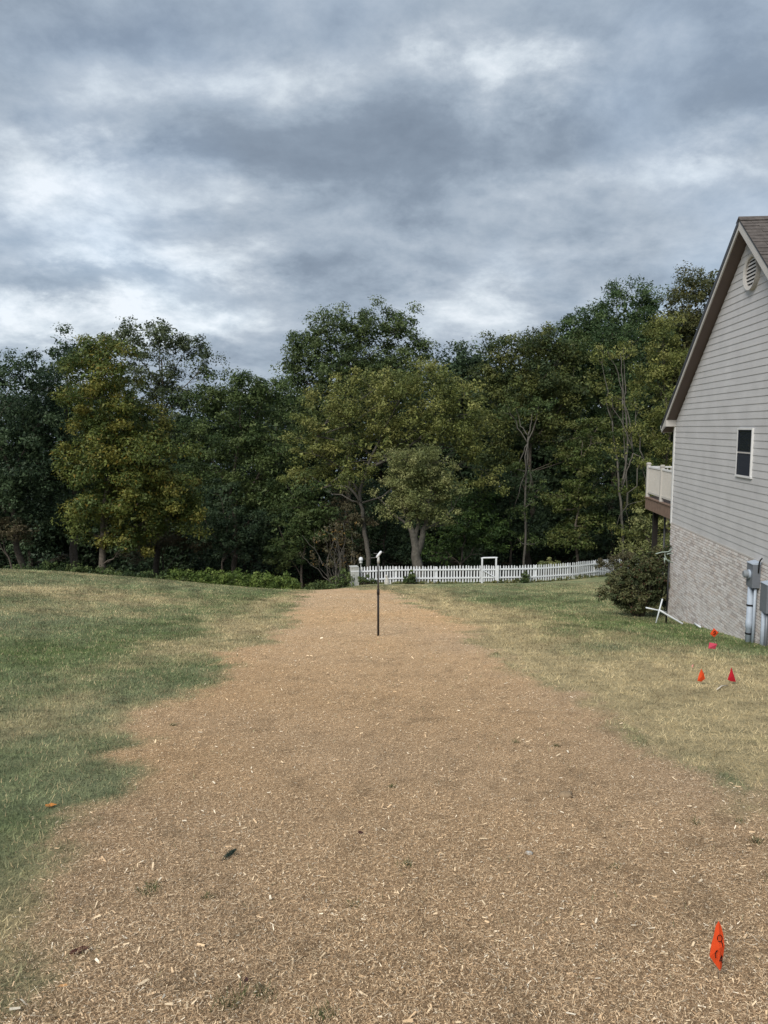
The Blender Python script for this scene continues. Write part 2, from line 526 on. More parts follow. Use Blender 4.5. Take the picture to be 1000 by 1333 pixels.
# local axes: x into the house, y along the gable wall (0 at the far corner, negative towards the street)
AP = -5.17; APZ = 6.05; SL = .775; DEP = 10.34; WID = 13.0; EAVE = 1.66; SBOT = -1.08


def roof_z(y):
    return APZ - SL * abs(y - AP)


def build_house():
    # core walls
    m = MB(); m.prism([(-.03, -4.6), (-.03, EAVE + .28), (AP, APZ - .30), (-DEP + .03, EAVE + .28), (-DEP + .03, -4.6)], .03, WID, 0)
    core = m.build('wall', M['mortar'], house)
    # siding courses on the gable wall, each one a course of its own
    cz = SBOT; e = .1524; k = 0
    while cz < APZ - .45:
        z1 = cz + e
        def lim(z):
            h = (APZ - .30 - z) / SL
            return max(AP - h, -DEP + .001), min(AP + h, -.001)
        (a0, b0), (a1, b1) = lim(cz), lim(z1)
        if b1 - a1 > .05:
            V = [(-.028, a0, cz), (-.028, b0, cz), (-.017, b1, z1), (-.017, a1, z1), (.028, a0, cz), (.028, b0, cz), (.028, b1, z1), (.028, a1, z1)]
            m = MB(); m.add(V, [(1, 0, 3, 2), (0, 1, 5, 4), (3, 7, 6, 2), (0, 4, 7, 3), (1, 2, 6, 5), (4, 5, 6, 7)])
            o = m.build('siding_course', M['siding'], core)
        cz = z1; k += 1
    # siding on the three other sides, out of the picture: plain boarded skins
    for (ya, yb) in ((.02, .004), (-DEP - .02, -DEP - .004)):
        m = MB(); z = SBOT
        while z < EAVE + .15:
            m.add([(0, ya, z), (WID, ya, z), (WID, yb, z + e), (0, yb, z + e), (WID, ya, z + e - .0001), (0, ya, z + e - .0001)], [(0, 1, 2, 3), (3, 2, 4, 5)])
            z += e
        m.build('siding_skin', M['siding'], core)
    # corner posts and starter trim
    MB().box(-.045, .06, -.055, .05, SBOT - .04, EAVE + .02).build('corner_trim', M['white_trim'], house)
    MB().box(-.046, .06, -DEP - .05, -DEP + .055, SBOT - .04, EAVE + .02).build('corner_trim', M['white_trim'], house)
    MB().box(-.036, .02, -DEP + .06, -.06, SBOT - .035, SBOT + .004).build('starter_strip', M['trim'], house)
    # roof slabs, drip edge, rake boards, soffits
    RO = .27; OV = .40
    for s in (1, -1):
        ya = AP; yb = AP + s * (5.17 + OV)
        za, zb = APZ, roof_z(yb)
        t = .05
        m = MB(); m.prism([(ya, za), (yb, zb), (yb, zb - t), (ya, za - t)], -RO - .03, WID + .3, 0)
        roof = m.build('roof', M['shingle'], house)
        m = MB(); m.prism([(ya, za - .012), (yb, zb - .012), (yb, zb - (.15 if s > 0 else .045)), (ya, za - (.15 if s > 0 else .045))], -RO - .040, -RO - .0305, 0)
        m.build('drip_edge', M['fascia_dark'], house)
        m = MB(); m.prism([(ya, za - .052), (yb, zb - .052), (yb, zb - .25), (ya, za - .25)], -RO - .028, -RO, 0)
        m.build('rake_board', M['trim'], house)
        m = MB(); m.prism([(ya, za - .235), (yb - s * .02, zb - .235 + .0155), (yb - s * .02, zb - .255 + .0155), (ya, za - .255)], -RO + .001, .10, 0)
        m.build('rake_soffit', M['soffit'], house)
        # boxed eave end, eave soffit, gutter
        y0, y1 = sorted((AP + s * 5.22, yb))
        m = MB(); m.prism([(AP + s * 5.10, EAVE), (yb, EAVE), (yb, zb - .252), (AP + s * 5.10, roof_z(AP + s * 5.1) - .252)], -RO - .026, .0, 0)
        m.build('eave_return', M['trim'], house)
        MB().box(.002, WID + .28, y0, y1, EAVE - .002, EAVE + .02).build('eave_soffit', M['soffit'], house)
        g = [(yb, zb - .05), (yb + s * .10, zb - .05), (yb + s * .10, zb - .09), (yb + s * .05, zb - .17), (yb, zb - .17)]
        if s < 0: g = g[::-1]
        MB().prism(g, -RO - .03, WID + .3, 0).build('gutter', M['white_trim'], house)
        if s < 0:
            # shingle courses on the slope that faces the street
            L = math.hypot(5.57, 5.57 * SL); n = int(L / .145)
            dy, dz = -1 / math.hypot(1, SL), -SL / math.hypot(1, SL)
            for q in range(n):
                a, b = q * .145, (q + 1) * .145 + .004
                pa = (AP + dy * a, APZ + dz * a); pb = (AP + dy * b, APZ + dz * b)
                nrm = (-SL / math.hypot(1, SL), 1 / math.hypot(1, SL))
                m = MB(); x = -RO - .045; w = 0
                while x < WID + .3 and x < 6.0:
                    wd = float(rng.uniform(.16, .34)); lift = float(rng.choice([.010, .014, .019]))
                    lo = pb; up = pa
                    jag = float(rng.choice([0, 0, .012]))
                    V = []
                    for xx in (x, min(x + wd - .004, WID + .3)):
                        V += [(xx, up[0] + nrm[0] * .003, up[1] + nrm[1] * .003), (xx, lo[0] + dy * jag + nrm[0] * lift, lo[1] + dz * jag + nrm[1] * lift),
                              (xx, lo[0] + dy * jag, lo[1] + dz * jag)]
                    m.add(V, [(0, 1, 4, 3), (1, 2, 5, 4)], [(0, 2, 1), (3, 4, 5)])
                    x += wd
                m.add([(6.1, pa[0] + nrm[0] * .003, pa[1] + nrm[1] * .003), (6.1, pb[0] + nrm[0] * .015, pb[1] + nrm[1] * .015),
                       (WID + .3, pb[0] + nrm[0] * .015, pb[1] + nrm[1] * .015), (WID + .3, pa[0] + nrm[0] * .003, pa[1] + nrm[1] * .003)], [(0, 1, 2, 3)])
                m.build('shingle_course', M['shingle'], roof)
    # ridge vent starts a little in from the gable
    m = MB(); m.prism([(AP - .16, APZ - .10), (AP - .15, APZ - .045), (AP, APZ + .075), (AP + .15, APZ - .045), (AP + .16, APZ - .10)], .42, WID - .4, 0)
    m.build('ridge_vent', M['fascia_dark'], house)
    m = MB(); m.prism([(AP - .15, APZ - .085), (AP, APZ + .025), (AP + .15, APZ - .085), (AP, APZ)], -RO - .04, .415, 0)
    m.build('ridge_cap', M['shingle'], house)
    # window with two sashes
    wy = -5.44; wz0, wz1, hw = .60, 1.58, .40
    w = MB()
    X0, X1 = -.062, -.02
    for (a, b, c, d) in ((wy - hw - .032, wy - hw, wz0, wz1), (wy + hw, wy + hw + .032, wz0, wz1), (wy - hw - .032, wy + hw + .032, wz1, wz1 + .036), (wy - hw - .06, wy + hw + .06, wz0 - .045, wz0)):
        w.box(X0, X1 + .03, a, b, c, d)
    win = w.build('window', M['white_trim'], house)
    zm = (wz0 + wz1) / 2
    MB().box(-.050, .0, wy - hw, wy + hw, zm - .016, zm + .016).build('meeting_rail', M['trim'], win)
    MB().box(-.040, -.034, wy - hw, wy + hw, zm + .016, wz1).build('pane', M['glass'], win)
    MB().box(-.046, -.040, wy - hw, wy + hw, wz0, zm - .016).build('pane', M['mesh_screen'], win)
    for (a, b) in ((zm + .016, wz1), (wz0, zm - .016)):
        f = MB()
        z_ = [(wy - hw, a), (wy + hw, a), (wy + hw, b), (wy - hw, b)]; i_ = [(wy - hw + .03, a + .02), (wy + hw - .03, a + .02), (wy + hw - .03, b - .02), (wy - hw + .03, b - .02)]
        f.add([(xx, p[0], p[1]) for xx in (-.052, -.0465) for p in z_ + i_], [(k + o, (k + 1) % 4 + o, 4 + (k + 1) % 4 + o, 4 + k + o) for k in range(4) for o in (0, 8)]
              + [(4 + k, 4 + (k + 1) % 4, 12 + (k + 1) % 4, 12 + k) for k in range(4)])
        f.build('sash', M['mesh_screen'], win)
    # round louvred gable vent
    vy, vz, vr = -5.40, 4.88, .31
    th = np.linspace(0, 2 * pi, 33)[:-1]
    m = MB()
    ro, ri = vr + .06, vr
    V = [];
    for (xx, rr) in ((-.095, ri), (-.115, ro), (-.02, ro), (-.03, ri)):
        V += [(xx, vy + rr * cos(t), vz + rr * sin(t)) for t in th]
    Q = []
    for a in range(3):
        for q in range(32): Q.append((a * 32 + q, a * 32 + (q + 1) % 32, (a + 1) * 32 + (q + 1) % 32, (a + 1) * 32 + q))
    for q in range(32): Q.append((q, 96 + q, 96 + (q + 1) % 32, (q + 1) % 32))
    m.add(V, Q); vent = m.build('gable_vent', M['trim'], house)
    m = MB(); m.prism([(vy + .305 * cos(t), vz + .305 * sin(t)) for t in th], -.036, -.031, 0); m.build('vent_backing', M['black'], vent)
    for q in range(8):
        z = vz - vr + (q + .5) * 2 * vr / 8; h = math.sqrt(max(vr ** 2 - (z - vz) ** 2, .01))
        m = MB(); m.prism([(-.070, z - .030), (-.066, z - .030), (-.040, z + .026), (-.044, z + .026)], vy - h, vy + h, 1)
        # prism along axis 1 keeps (x, z)
        m.build('louvre', M['trim'], vent)
    # brickwork below the siding: bricks nearest to the viewer one by one, the others joined
    BH, BW, J = .0552, .1917, .0125
    variants = []
    base = [(.60, .57, .555), (.55, .52, .505), (.62, .59, .575), (.53, .495, .475), (.56, .51, .485), (.43, .39, .375), (.61, .58, .565), (.53, .475, .445)]
    for q, c in enumerate(base):
        b = MB(); b.box(-.045, .02, 0, BW, 0, BH, c=c)
        me = make_mesh('brick', np.concatenate(b.V), b.Q, np.concatenate(b.C)); me.materials.append(M['brick']); variants.append(me)
    rest = MB(); lst = []
    cth, sth = cos(-TH), sin(-TH)
    row = 0; z = SBOT - .035 - J - BH
    while z > -4.3:
        y = -DEP + (.0 if row % 2 else -(BW + J) / 2)
        while y < -.02:
            y0, y1 = max(y, -DEP), min(y + BW, -.0)
            if y1 - y0 > .04:
                wx = HX + cth * (-.045) - sth * ((y0 + y1) / 2); wy_ = HY + sth * (-.045) + cth * ((y0 + y1) / 2)
                px = 500 + 1000 * wx / (wy_ * cos(PITCH) - (z - EYE) * sin(PITCH))
                gz = g1(wx, wy_)
                if z > gz - .25:
                    lst.append((y0, y1, z, px < 1000 and z > gz - .02 and y1 - y0 > BW - .01, math.hypot(wx, wy_)))
            y += BW + J
        z -= BH + J; row += 1
    near = sorted([q for q in lst if q[3]], key=lambda q: q[4])[:300]
    near_set = set(id(q) for q in near)
    for q in near:
        o = link('brick', variants[int(rng.integers(0, 8))], None, core, (float(rng.uniform(-.0025, .0025)), q[0], q[2]))
    for q in lst:
        if id(q) in near_set: continue
        c = base[int(rng.integers(0, 8))]
        dx = float(rng.uniform(-.0025, .0025))
        rest.box(-.045 + dx, .02, q[0], q[1], q[2], q[2] + BH, c=c)
    o = rest.build('brickwork', M['brick'], core); tag(o, kind='stuff')
    MB().box(-.034, .029, -DEP, -.005, -4.6, SBOT - .036).build('mortar_bed', M['mortar'], core)


build_house()


def loc(x, y, z):
    """house-local -> world"""
    return (HX + cos(-TH) * x - sin(-TH) * y, HY + sin(-TH) * x + cos(-TH) * y, z)


def build_utilities():
    # meter socket with its riser
    yb = -6.46
    t = thing('electric_meter', 'grey electric meter box with round meter and thick strapped conduit on brick wall', 'meter', loc(-.05, yb, 0), -TH)
    gz = g1(*loc(-.2, yb, 0)[:2])
    MB().box(-.155, -.001, -.22, .10, -1.62, -1.14).build('meter_box', M['metal_box'], t)
    MB().prism([(-.17, -1.14), (-.17, -1.125), (.0, -1.085), (.0, -1.14)], -.225, .105, 1).build('box_hood', M['conduit'], t)
    m = MB(); m.tube([(-.155, -.05, -1.36), (-.19, -.05, -1.36), (-.192, -.05, -1.36)], [.095, .095, .095], 20); d = m.build('meter_ring', M['conduit'], t)
    m = MB(); m.tube([(-.19, -.05, -1.36), (-.25, -.05, -1.36), (-.275, -.05, -1.36)], [.082, .078, .06], 20); m.build('meter_dome', M['meter_glass'], t)
    m = MB(); m.tube([(-.085, .02, -1.62), (-.085, .02, -2.35), (-.085, .02, -2.36), (-.085, .02, -2.50), (-.085, .02, -2.51), (-.085, .02, gz - .15)],
                     [.060, .060, .069, .069, .060, .060], 16); c = m.build('conduit', M['conduit'], t, True)
    for z in (-2.02, -2.62):
        m = MB(); m.tube([(-.085, .02, z - .016), (-.085, .02, z + .016)], .0715, 16)
        m.box(-.05, -.004, -.075, .11, z - .012, z + .012)
        m.build('strap', M['black'], c)
    m = MB(); m.tube([(-.06, -.15, -1.62), (-.06, -.15, gz - .15)], .028, 12); m.build('slim_conduit', M['conduit'], t, True)
    m = MB(); m.tube([(-.05, -.24, -1.3), (-.05, -.25, -1.10), (-.05, -.30, -1.03), (-.04, -.36, -.98)], .014, 8); m.build('service_cable', M['black'], t, True)
    # telephone pedestal riser
    t2 = thing('utility_riser', 'grey utility riser box on a pipe next to the electric meter', 'utility box', loc(-.05, yb - .70, 0), -TH)
    gz = g1(*loc(-.2, yb - .6, 0)[:2])
    MB().box(-.13, -.001, -.22, .11, -1.98, -1.42).build('riser_box', M['metal_box'], t2)
    MB().prism([(-.14, -1.42), (-.14, -1.41), (.0, -1.38), (.0, -1.42)], -.225, .115, 1).build('box_hood', M['conduit'], t2)
    m = MB(); m.tube([(-.07, .03, -1.98), (-.07, .03, gz - .15)], .045, 12); m.build('pipe', M['conduit'], t2, True)
    m = MB(); m.tube([(-.07, -.12, -1.98), (-.07, -.12, gz - .15)], .03, 12); m.build('pipe', M['metal_box'], t2, True)


build_utilities()


def build_deck():
    t = thing('deck', 'raised deck with cream railing and brown rim board behind the house corner', 'deck', loc(0, .06, 0), -TH)
    D = 3.15; zf = -.62                                     # floor level
    m = MB(); m.box(.0, .05, 0, D, zf - .40, zf - .03); m.box(.05, 5.0, D - .05, D, zf - .40, zf - .03); m.build('rim_board', M['deck_wood'], t)
    for i in range(24):
        MB().box(-.03, 5.0, .002 + i * .1325, .126 + i * .1325, zf - .029, zf).build('deck_board', M['deck_wood'], t)
    for (x, y) in ((.05, D - .08), (.05, 1.38), (.05, .10), (2.4, D - .08), (4.8, D - .08)):
        p = MB().box(x - .055, x + .055, y - .055, y + .055, zf, zf + 1.06).build('railing_post', M['vinyl'], t)
        m = MB(); m.box(x - .07, x + .07, y - .07, y + .07, zf + 1.06, zf + 1.085); m.box(x - .05, x + .05, y - .05, y + .05, zf + 1.085, zf + 1.12); m.build('post_cap', M['vinyl'], p)
    for (a, b) in ((.155, 1.325), (1.435, D - .135)):
        MB().box(.02, .08, a, b, zf + .95, zf + 1.0).build('top_rail', M['white_trim'], t)
        MB().box(.025, .075, a, b, zf + .12, zf + .18).build('bottom_rail', M['vinyl'], t)
        MB().box(.042, .058, a, b, zf + .18, zf + .95).build('privacy_panel', M['vinyl'], t)
        n = max(2, int((b - a) / .11)); st = (b - a) / n
        for i in range(n):
            MB().box(.030, .070, a + st * (i + .5) - .016, a + st * (i + .5) + .016, zf + .18, zf + .95).build('baluster', M['vinyl'], t)
    MB().box(.11, 2.34, D - .11, D - .05, zf + .95, zf + 1.0).build('top_rail', M['white_trim'], t)
    MB().box(2.46, 4.74, D - .11, D - .05, zf + .95, zf + 1.0).build('top_rail', M['white_trim'], t)
    MB().box(.11, 2.34, D - .105, D - .055, zf + .12, zf + .18).build('bottom_rail', M['vinyl'], t)
    for i in range(19):
        MB().box(.17 + i * .115, .20 + i * .115, D - .095, D - .065, zf + .18, zf + .95).build('baluster', M['vinyl'], t)
    for (x, y) in ((.28, D - .25), (2.5, D - .25), (4.8, D - .25)):
        gz = g1(*loc(x, y, 0)[:2])
        MB().box(x - .075, x + .075, y - .075, y + .075, gz - .2, zf - .40).build('support_post', M['dark_wood'], t)
    w = loc(.52, D - .5, 0); gz = g1(*w[:2])
    m = MB(); m.tube([(.52, D - .5, zf - .40), (.52, D - .5, gz - .1)], .032, 10); m.build('downpipe', M['galv'], t, True)


build_deck()

# ------------------------------------------------------------------ leaves and trees
def frame(n, r):
    a = np.cross(n, r); a /= (np.linalg.norm(a, axis=1, keepdims=True) + 1e-9)
    return a, np.cross(n, a)


def rdir(r, n):
    v = r.normal(size=(n, 3)); return v / np.linalg.norm(v, axis=1, keepdims=True)


def leaves(r, centers, crad, per, leaf, pal, up=.55, flat=.7, shell=.55, aspect=.7, dry=0, drycol=(.20, .12, .03)):
    """triangular leaf tips in clumps: returns V, T, C"""
    nC = len(centers)
    idx = np.repeat(np.arange(nC), per)
    n = len(idx)
    d = rdir(r, n)
    rad = (shell + (1 - shell) * r.random(n)) ** 1.0 * r.random(n) ** .25
    off = d * (rad * crad[idx])[:, None]
    off[:, 2] *= flat
    pos = centers[idx] + off
    nrm = d * .55 + np.array([0, 0, up]) + rdir(r, n) * .75
    nrm /= np.linalg.norm(nrm, axis=1, keepdims=True)
    a, b = frame(nrm, rdir(r, n))
    s = leaf * (.55 + .8 * r.random(n))
    w = s * aspect * .5
    p0 = pos - a * (s * .5)[:, None]
    V = np.empty((n, 3, 3))
    V[:, 0] = p0 - b * w[:, None]; V[:, 1] = p0 + b * w[:, None]; V[:, 2] = pos + a * (s * .65)[:, None] - np.array([0, 0, 1]) * (s * .15)[:, None]
    pal = np.asarray(pal, float) * LEAFGAIN
    ci = r.random(nC) ** 1.0 * (len(pal) - 1)
    ci = ci[idx] + r.normal(0, .35, n); ci = np.clip(ci, 0, len(pal) - 1.001)
    k = ci.astype(int); f = (ci - k)[:, None]
    c = pal[k] * (1 - f) + pal[k + 1] * f
    c = c * (.72 + .56 * r.random(n))[:, None] * (.86 + .28 * r.random(nC))[idx][:, None]
    if dry > 0:
        dm = r.random(n) < dry
        c[dm] = np.asarray(drycol) * (.7 + .6 * r.random(dm.sum()))[:, None]
    T = np.arange(n * 3).reshape(-1, 3)
    return V.reshape(-1, 3), T, np.repeat(c, 3, axis=0)


def clump_centers(r, lobes, dens, cr):
    """lobes: (cx,cy,cz,rx,ry,rz); clumps mostly near the lobes' surface"""
    out = []; rad = []
    for L in lobes:
        c = np.array(L[:3]); R = np.array(L[3:6])
        n = max(6, int(dens * (R[0] * R[2] + R[0] * R[1] + R[1] * R[2]) / (cr * cr)))
        d = rdir(r, n * 2); d = d[(d[:, 2] > -.75)][:n]
        wob = .80 + .38 * r.random(len(d))
        q = (r.random(len(d)) ** .45) * wob
        p = c + d * R * q[:, None]
        # uneven outline
        p += r.normal(0, .30 * cr, p.shape)
        out.append(p); rad.append(cr * (.6 + .8 * r.random(len(p))))
    return np.concatenate(out), np.concatenate(rad)


def curve(a, b, r, k=6, sag=.12, up=.2):
    a = np.asarray(a, float); b = np.asarray(b, float); t = np.linspace(0, 1, k)[:, None]
    L = np.linalg.norm(b - a)
    mid = (a + b) / 2 + np.array([0, 0, -up * L * .3]) + r.normal(0, sag * L * .35, 3)
    p = (1 - t) ** 2 * a + 2 * t * (1 - t) * mid + t ** 2 * b
    p[1:-1] += r.normal(0, .02 * L, (k - 2, 3))
    return p


N_LEAF = 0
LEAFGAIN = 1.6
DENS, PER, LSZ = 1.75, 1.05, .76


def tree(name, label, bx, Y, lobes_px, pal, seed, dens=.85, cr=.95, leaf=.20, per=150, trunk_r=.22, bark='bark', dry=0, drycol=(.2, .12, .03),
         flat=.7, group=None, depth=None, up=.55, twigs=60, lean=0, stems=None, shell=.4, ymul=.9, cat='tree', core=1.0):
    dens *= DENS; per = int(per * PER); leaf *= LSZ
    """a tree standing at pixel column bx, Y metres out; lobes of its crown given as (px, py, rx, rz [, dY]) on the photograph at that distance"""
    global N_LEAF
    r = np.random.default_rng(seed)
    X = (bx - 500) / 1000.0 * (Y * cos(PITCH)); X = at(bx, 740, Y)[0]
    bz = g1(X, Y)
    t = thing(name, label, cat, (X, Y, bz), 0, group)
    lobes = []
    for L in lobes_px:
        px, py, rx, rz = L[:4]; dY = L[4] if len(L) > 4 else 0
        p = at(px, py, Y + dY); s = (Y + dY) / 1000.0
        lobes.append((p[0] - X, dY + r.normal(0, .3), p[2] - bz, rx * s, rx * s * ymul, rz * s))
    C, R = clump_centers(r, lobes, dens, cr)
    keep = C[:, 2] > .5
    C, R = C[keep], R[keep]
    V, T, Cc = leaves(r, C, R, per, leaf, pal, up=up, flat=flat, dry=dry, drycol=drycol, shell=shell)
    # larger sprays inside the crown
    if core > 0:
        C2 = []
        for l in lobes:
            n2 = int(core * 14 * (l[3] * l[5] + l[3] * l[4] + l[4] * l[5]) / 3)
            d2 = rdir(r, n2) * (r.random(n2) ** .4)[:, None] * .80
            C2.append(np.array(l[:3]) + d2 * np.array(l[3:6]))
        C2 = np.concatenate(C2); C2 = C2[C2[:, 2] > .6]
        V2, T2, c2 = leaves(r, C2, np.full(len(C2), .5), 5, leaf * 1.75, pal, up=up)
        T = np.concatenate([T, T2 + len(V)]); V = np.concatenate([V, V2]); Cc = np.concatenate([Cc, c2])
    N_LEAF += len(T)
    # a few sprays of leaves stand out of the outline
    me = make_mesh('crown', V, [T], Cc)
    # trunk, limbs, twigs
    m = MB()
    top = max(l[2] for l in lobes)
    limbs = []
    if stems is None:
        cx = np.mean([l[0] for l in lobes]); cy = np.mean([l[1] for l in lobes])
        h = top * .92; k = 9
        tt = np.linspace(0, 1, k)
        P = np.stack([cx * tt ** 1.6 + lean * tt, cy * tt ** 1.6, tt * h - .3 * (1 - tt)], -1)
        P[1:-1, :2] += r.normal(0, .012 * h, (k - 2, 2))
        rr = trunk_r * (1 - .86 * tt ** .9); rr[0] *= 1.35
        m.tube(P, rr, 9); limbs.append((P, rr))
    else:
        for (pp, r0, r1) in stems:
            P = []
            for q in pp:
                w = at(q[0], q[1], Y + (q[2] if len(q) > 2 else 0)); P.append((w[0] - X, w[1] - Y, w[2] - bz))
            P = np.array(P); tt = np.linspace(0, 1, len(P)); 
            # refine
            ti = np.linspace(0, 1, len(P) * 3); P = np.stack([np.interp(ti, tt, P[:, i]) for i in range(3)], -1)
            P[1:-1] += r.normal(0, .03, (len(P) - 2, 3))
            rr = r0 + (r1 - r0) * ti
            m.tube(P, rr, 8); limbs.append((P, rr))
    trunkP, trunkR = limbs[0]
    for l in lobes:
        c = np.array(l[:3])
        hz = np.clip(c[2] - .7 * math.hypot(c[0], c[1]) - l[5] * .4, .18 * top, .8 * top)
        Pn, Rn = limbs[int(r.integers(0, len(limbs)))] if stems else limbs[0]
        k = int(np.argmin(np.abs(Pn[:, 2] - hz)))
        e = c + np.array([0, 0, l[5] * .3])
        P = curve(Pn[k], e, r, 7)
        rr = np.linspace(max(Rn[k] * .6, .05), .02, 7)
        m.tube(P, rr, 6); limbs.append((P, rr))
    allp = np.concatenate([q[0] for q in limbs]); allr = np.concatenate([q[1] for q in limbs])
    for i in r.choice(len(C), min(twigs, len(C)), replace=False):
        dd = np.linalg.norm(allp - C[i], axis=1) + (allp[:, 2] > C[i][2]) * 2.0
        k = int(np.argmin(dd))
        m.tube(curve(allp[k], C[i], r, 5), np.linspace(min(allr[k] * .7, .05), .008, 5), 4, cap=False)
    m.build('trunk', M[bark], t, True)
    link('crown', me, M['leaf'], t)
    return t


DK = [(.016, .030, .017), (.026, .044, .022), (.038, .060, .028), (.052, .078, .036)]
MID = [(.024, .042, .015), (.040, .062, .020), (.060, .084, .027), (.078, .100, .034)]
OLV = [(.042, .062, .018), (.064, .084, .020), (.088, .100, .023), (.128, .118, .026)]
PALE = [(.074, .088, .034), (.104, .118, .043), (.138, .148, .058), (.166, .168, .070)]
YEL = [(.062, .078, .024), (.094, .108, .030), (.126, .134, .039), (.160, .158, .050)]
GRY = [(.032, .046, .022), (.050, .066, .030), (.068, .085, .042), (.085, .100, .052)]
DULL = [(.040, .040, .022), (.055, .052, .028), (.072, .062, .034), (.085, .070, .040)]
G_WOOD = 'trees along the wood edge'

tree('maple_tree', 'dark green maple with its trunk standing alone at the left end of the tree row', 27, 49,
     [(28, 492, 42, 40), (-12, 545, 60, 60), (42, 575, 58, 60), (10, 630, 60, 50), (-45, 610, 60, 70), (-80, 560, 60, 80), (30, 665, 40, 30)], DK, 11, trunk_r=.26, group=G_WOOD)
tree('maple_tree', 'dark green maple pressed close behind the golden-topped maple', 104, 52,
     [(92, 468, 40, 36), (78, 525, 58, 50), (112, 560, 50, 60), (55, 600, 55, 55), (110, 640, 58, 48)], DK, 12, trunk_r=.34, group=G_WOOD)
tree('maple_tree', 'olive maple turning golden, its broad skirt of leaves spreading to one side', 134, 44.8,
     [(130, 462, 36, 32), (138, 505, 50, 40), (150, 548, 60, 42), (172, 598, 70, 46), (202, 640, 58, 42), (150, 655, 58, 40), (222, 668, 42, 36), (165, 700, 45, 26), (104, 690, 22, 18), (115, 600, 40, 40)],
     OLV, 13, cr=.8, leaf=.19, per=165, trunk_r=.24, dens=1.25, dry=.06, drycol=(.19, .135, .02), group=G_WOOD)
tree('small_tree', 'low dull brown-green tree in front of the lone maple trunk', 20, 48,
     [(18, 690, 30, 18), (-15, 690, 34, 22)], DULL, 14, cr=.6, leaf=.16, per=90, trunk_r=.12, twigs=30, group=G_WOOD)
tree('loose_tree', 'tall loose grey-green tree showing branches above the golden maple', 205, 60,
     [(165, 445, 30, 28), (205, 438, 40, 26), (245, 452, 34, 26), (265, 480, 22, 24), (190, 490, 50, 40), (225, 510, 34, 40), (185, 560, 60, 50)],
     GRY, 15, dens=.62, cr=.8, leaf=.19, per=115, trunk_r=.3, twigs=130, group=G_WOOD)
tree('broad_tree', 'plain mid-green tree between the golden maple and the tall central crown', 300, 59,
     [(270, 525, 40, 38), (315, 508, 42, 30), (350, 520, 40, 34), (255, 580, 40, 50), (310, 570, 60, 50), (360, 590, 40, 55), (290, 640, 60, 45), (350, 650, 50, 40)],
     MID, 16, trunk_r=.3, group=G_WOOD)
tree('tall_tree', 'tall dark green tree rising behind the spreading pale tree', 450, 67,
     [(395, 452, 34, 30), (432, 432, 40, 30), (480, 430, 40, 28), (520, 430, 32, 26), (540, 458, 20, 22), (380, 490, 26, 30), (440, 480, 60, 40), (510, 480, 50, 40), (420, 540, 70, 55)],
     [(.028, .044, .017), (.044, .066, .023), (.062, .086, .030), (.080, .102, .038)], 17, cr=1.0, leaf=.23, trunk_r=.36, twigs=120, group=G_WOOD)
tree('spreading_tree', 'wide spreading yellow-green tree with crooked bare limbs behind the picket fence', 478, 55,
     [(440, 535, 50, 36), (500, 508, 56, 36), (560, 500, 50, 36), (605, 525, 40, 36), (410, 580, 42, 30), (620, 575, 40, 34), (560, 560, 60, 44), (490, 565, 60, 40), (400, 625, 34, 24), (630, 620, 26, 26), (450, 610, 40, 26)],
     YEL, 18, dens=.7, cr=.85, leaf=.18, per=140, trunk_r=.25, bark='pale_bark', twigs=170, group=G_WOOD,
     stems=[([(478, 770), (480, 720), (474, 690), (472, 665), (468, 640), (482, 600), (500, 560), (520, 520)], .20, .05),
            ([(470, 655), (455, 634), (432, 632), (405, 640), (385, 650)], .11, .03), ([(466, 640), (455, 615), (430, 600), (405, 590)], .10, .03),
            ([(480, 610), (520, 590), (560, 560), (600, 540)], .12, .04)])
tree('forked_tree', 'small pale olive tree with a thick forked trunk just behind the fence', 545, 50,
     [(535, 600, 42, 28), (560, 612, 36, 30), (520, 632, 34, 26), (548, 640, 46, 30), (580, 640, 24, 24), (530, 665, 36, 20), (572, 672, 26, 18)],
     PALE, 19, dens=.8, cr=.62, leaf=.15, per=120, trunk_r=.3, bark='pale_bark', twigs=150, group=G_WOOD,
     stems=[([(545, 765), (544, 735), (542, 715), (537, 690), (528, 668), (520, 640)], .42, .08), ([(543, 722), (549, 700), (556, 670), (562, 630)], .26, .06),
            ([(540, 705), (545, 680), (540, 650), (540, 610)], .16, .05), ([(534, 685), (515, 672), (500, 655)], .10, .03), ([(552, 690), (572, 680), (590, 662)], .09, .02)])
tree('broad_tree', 'dark olive-topped tree standing over the slender forked grey trunk', 690, 64,
     [(665, 458, 36, 30), (705, 452, 40, 26), (740, 460, 30, 30), (640, 490, 30, 36), (690, 500, 60, 40), (745, 510, 40, 46), (660, 545, 48, 40), (720, 560, 50, 44), (650, 600, 36, 40)],
     [(.024, .038, .015), (.042, .056, .019), (.064, .076, .022), (.085, .090, .026)], 20, cr=1.0, leaf=.22, trunk_r=.3, twigs=100, group=G_WOOD)
tree('tall_tree', 'highest deep green tree, its leafy top standing next to the gable', 795, 67,
     [(770, 425, 34, 32), (805, 398, 34, 28), (838, 398, 26, 30), (745, 440, 28, 30), (840, 440, 34, 40), (790, 460, 56, 44), (755, 500, 46, 46), (810, 520, 50, 50), (770, 570, 50, 46), (825, 590, 40, 46)],
     [(.022, .042, .017), (.036, .062, .023), (.054, .082, .030), (.068, .096, .037)], 21, cr=1.0, leaf=.22, trunk_r=.4, twigs=110, group=G_WOOD)
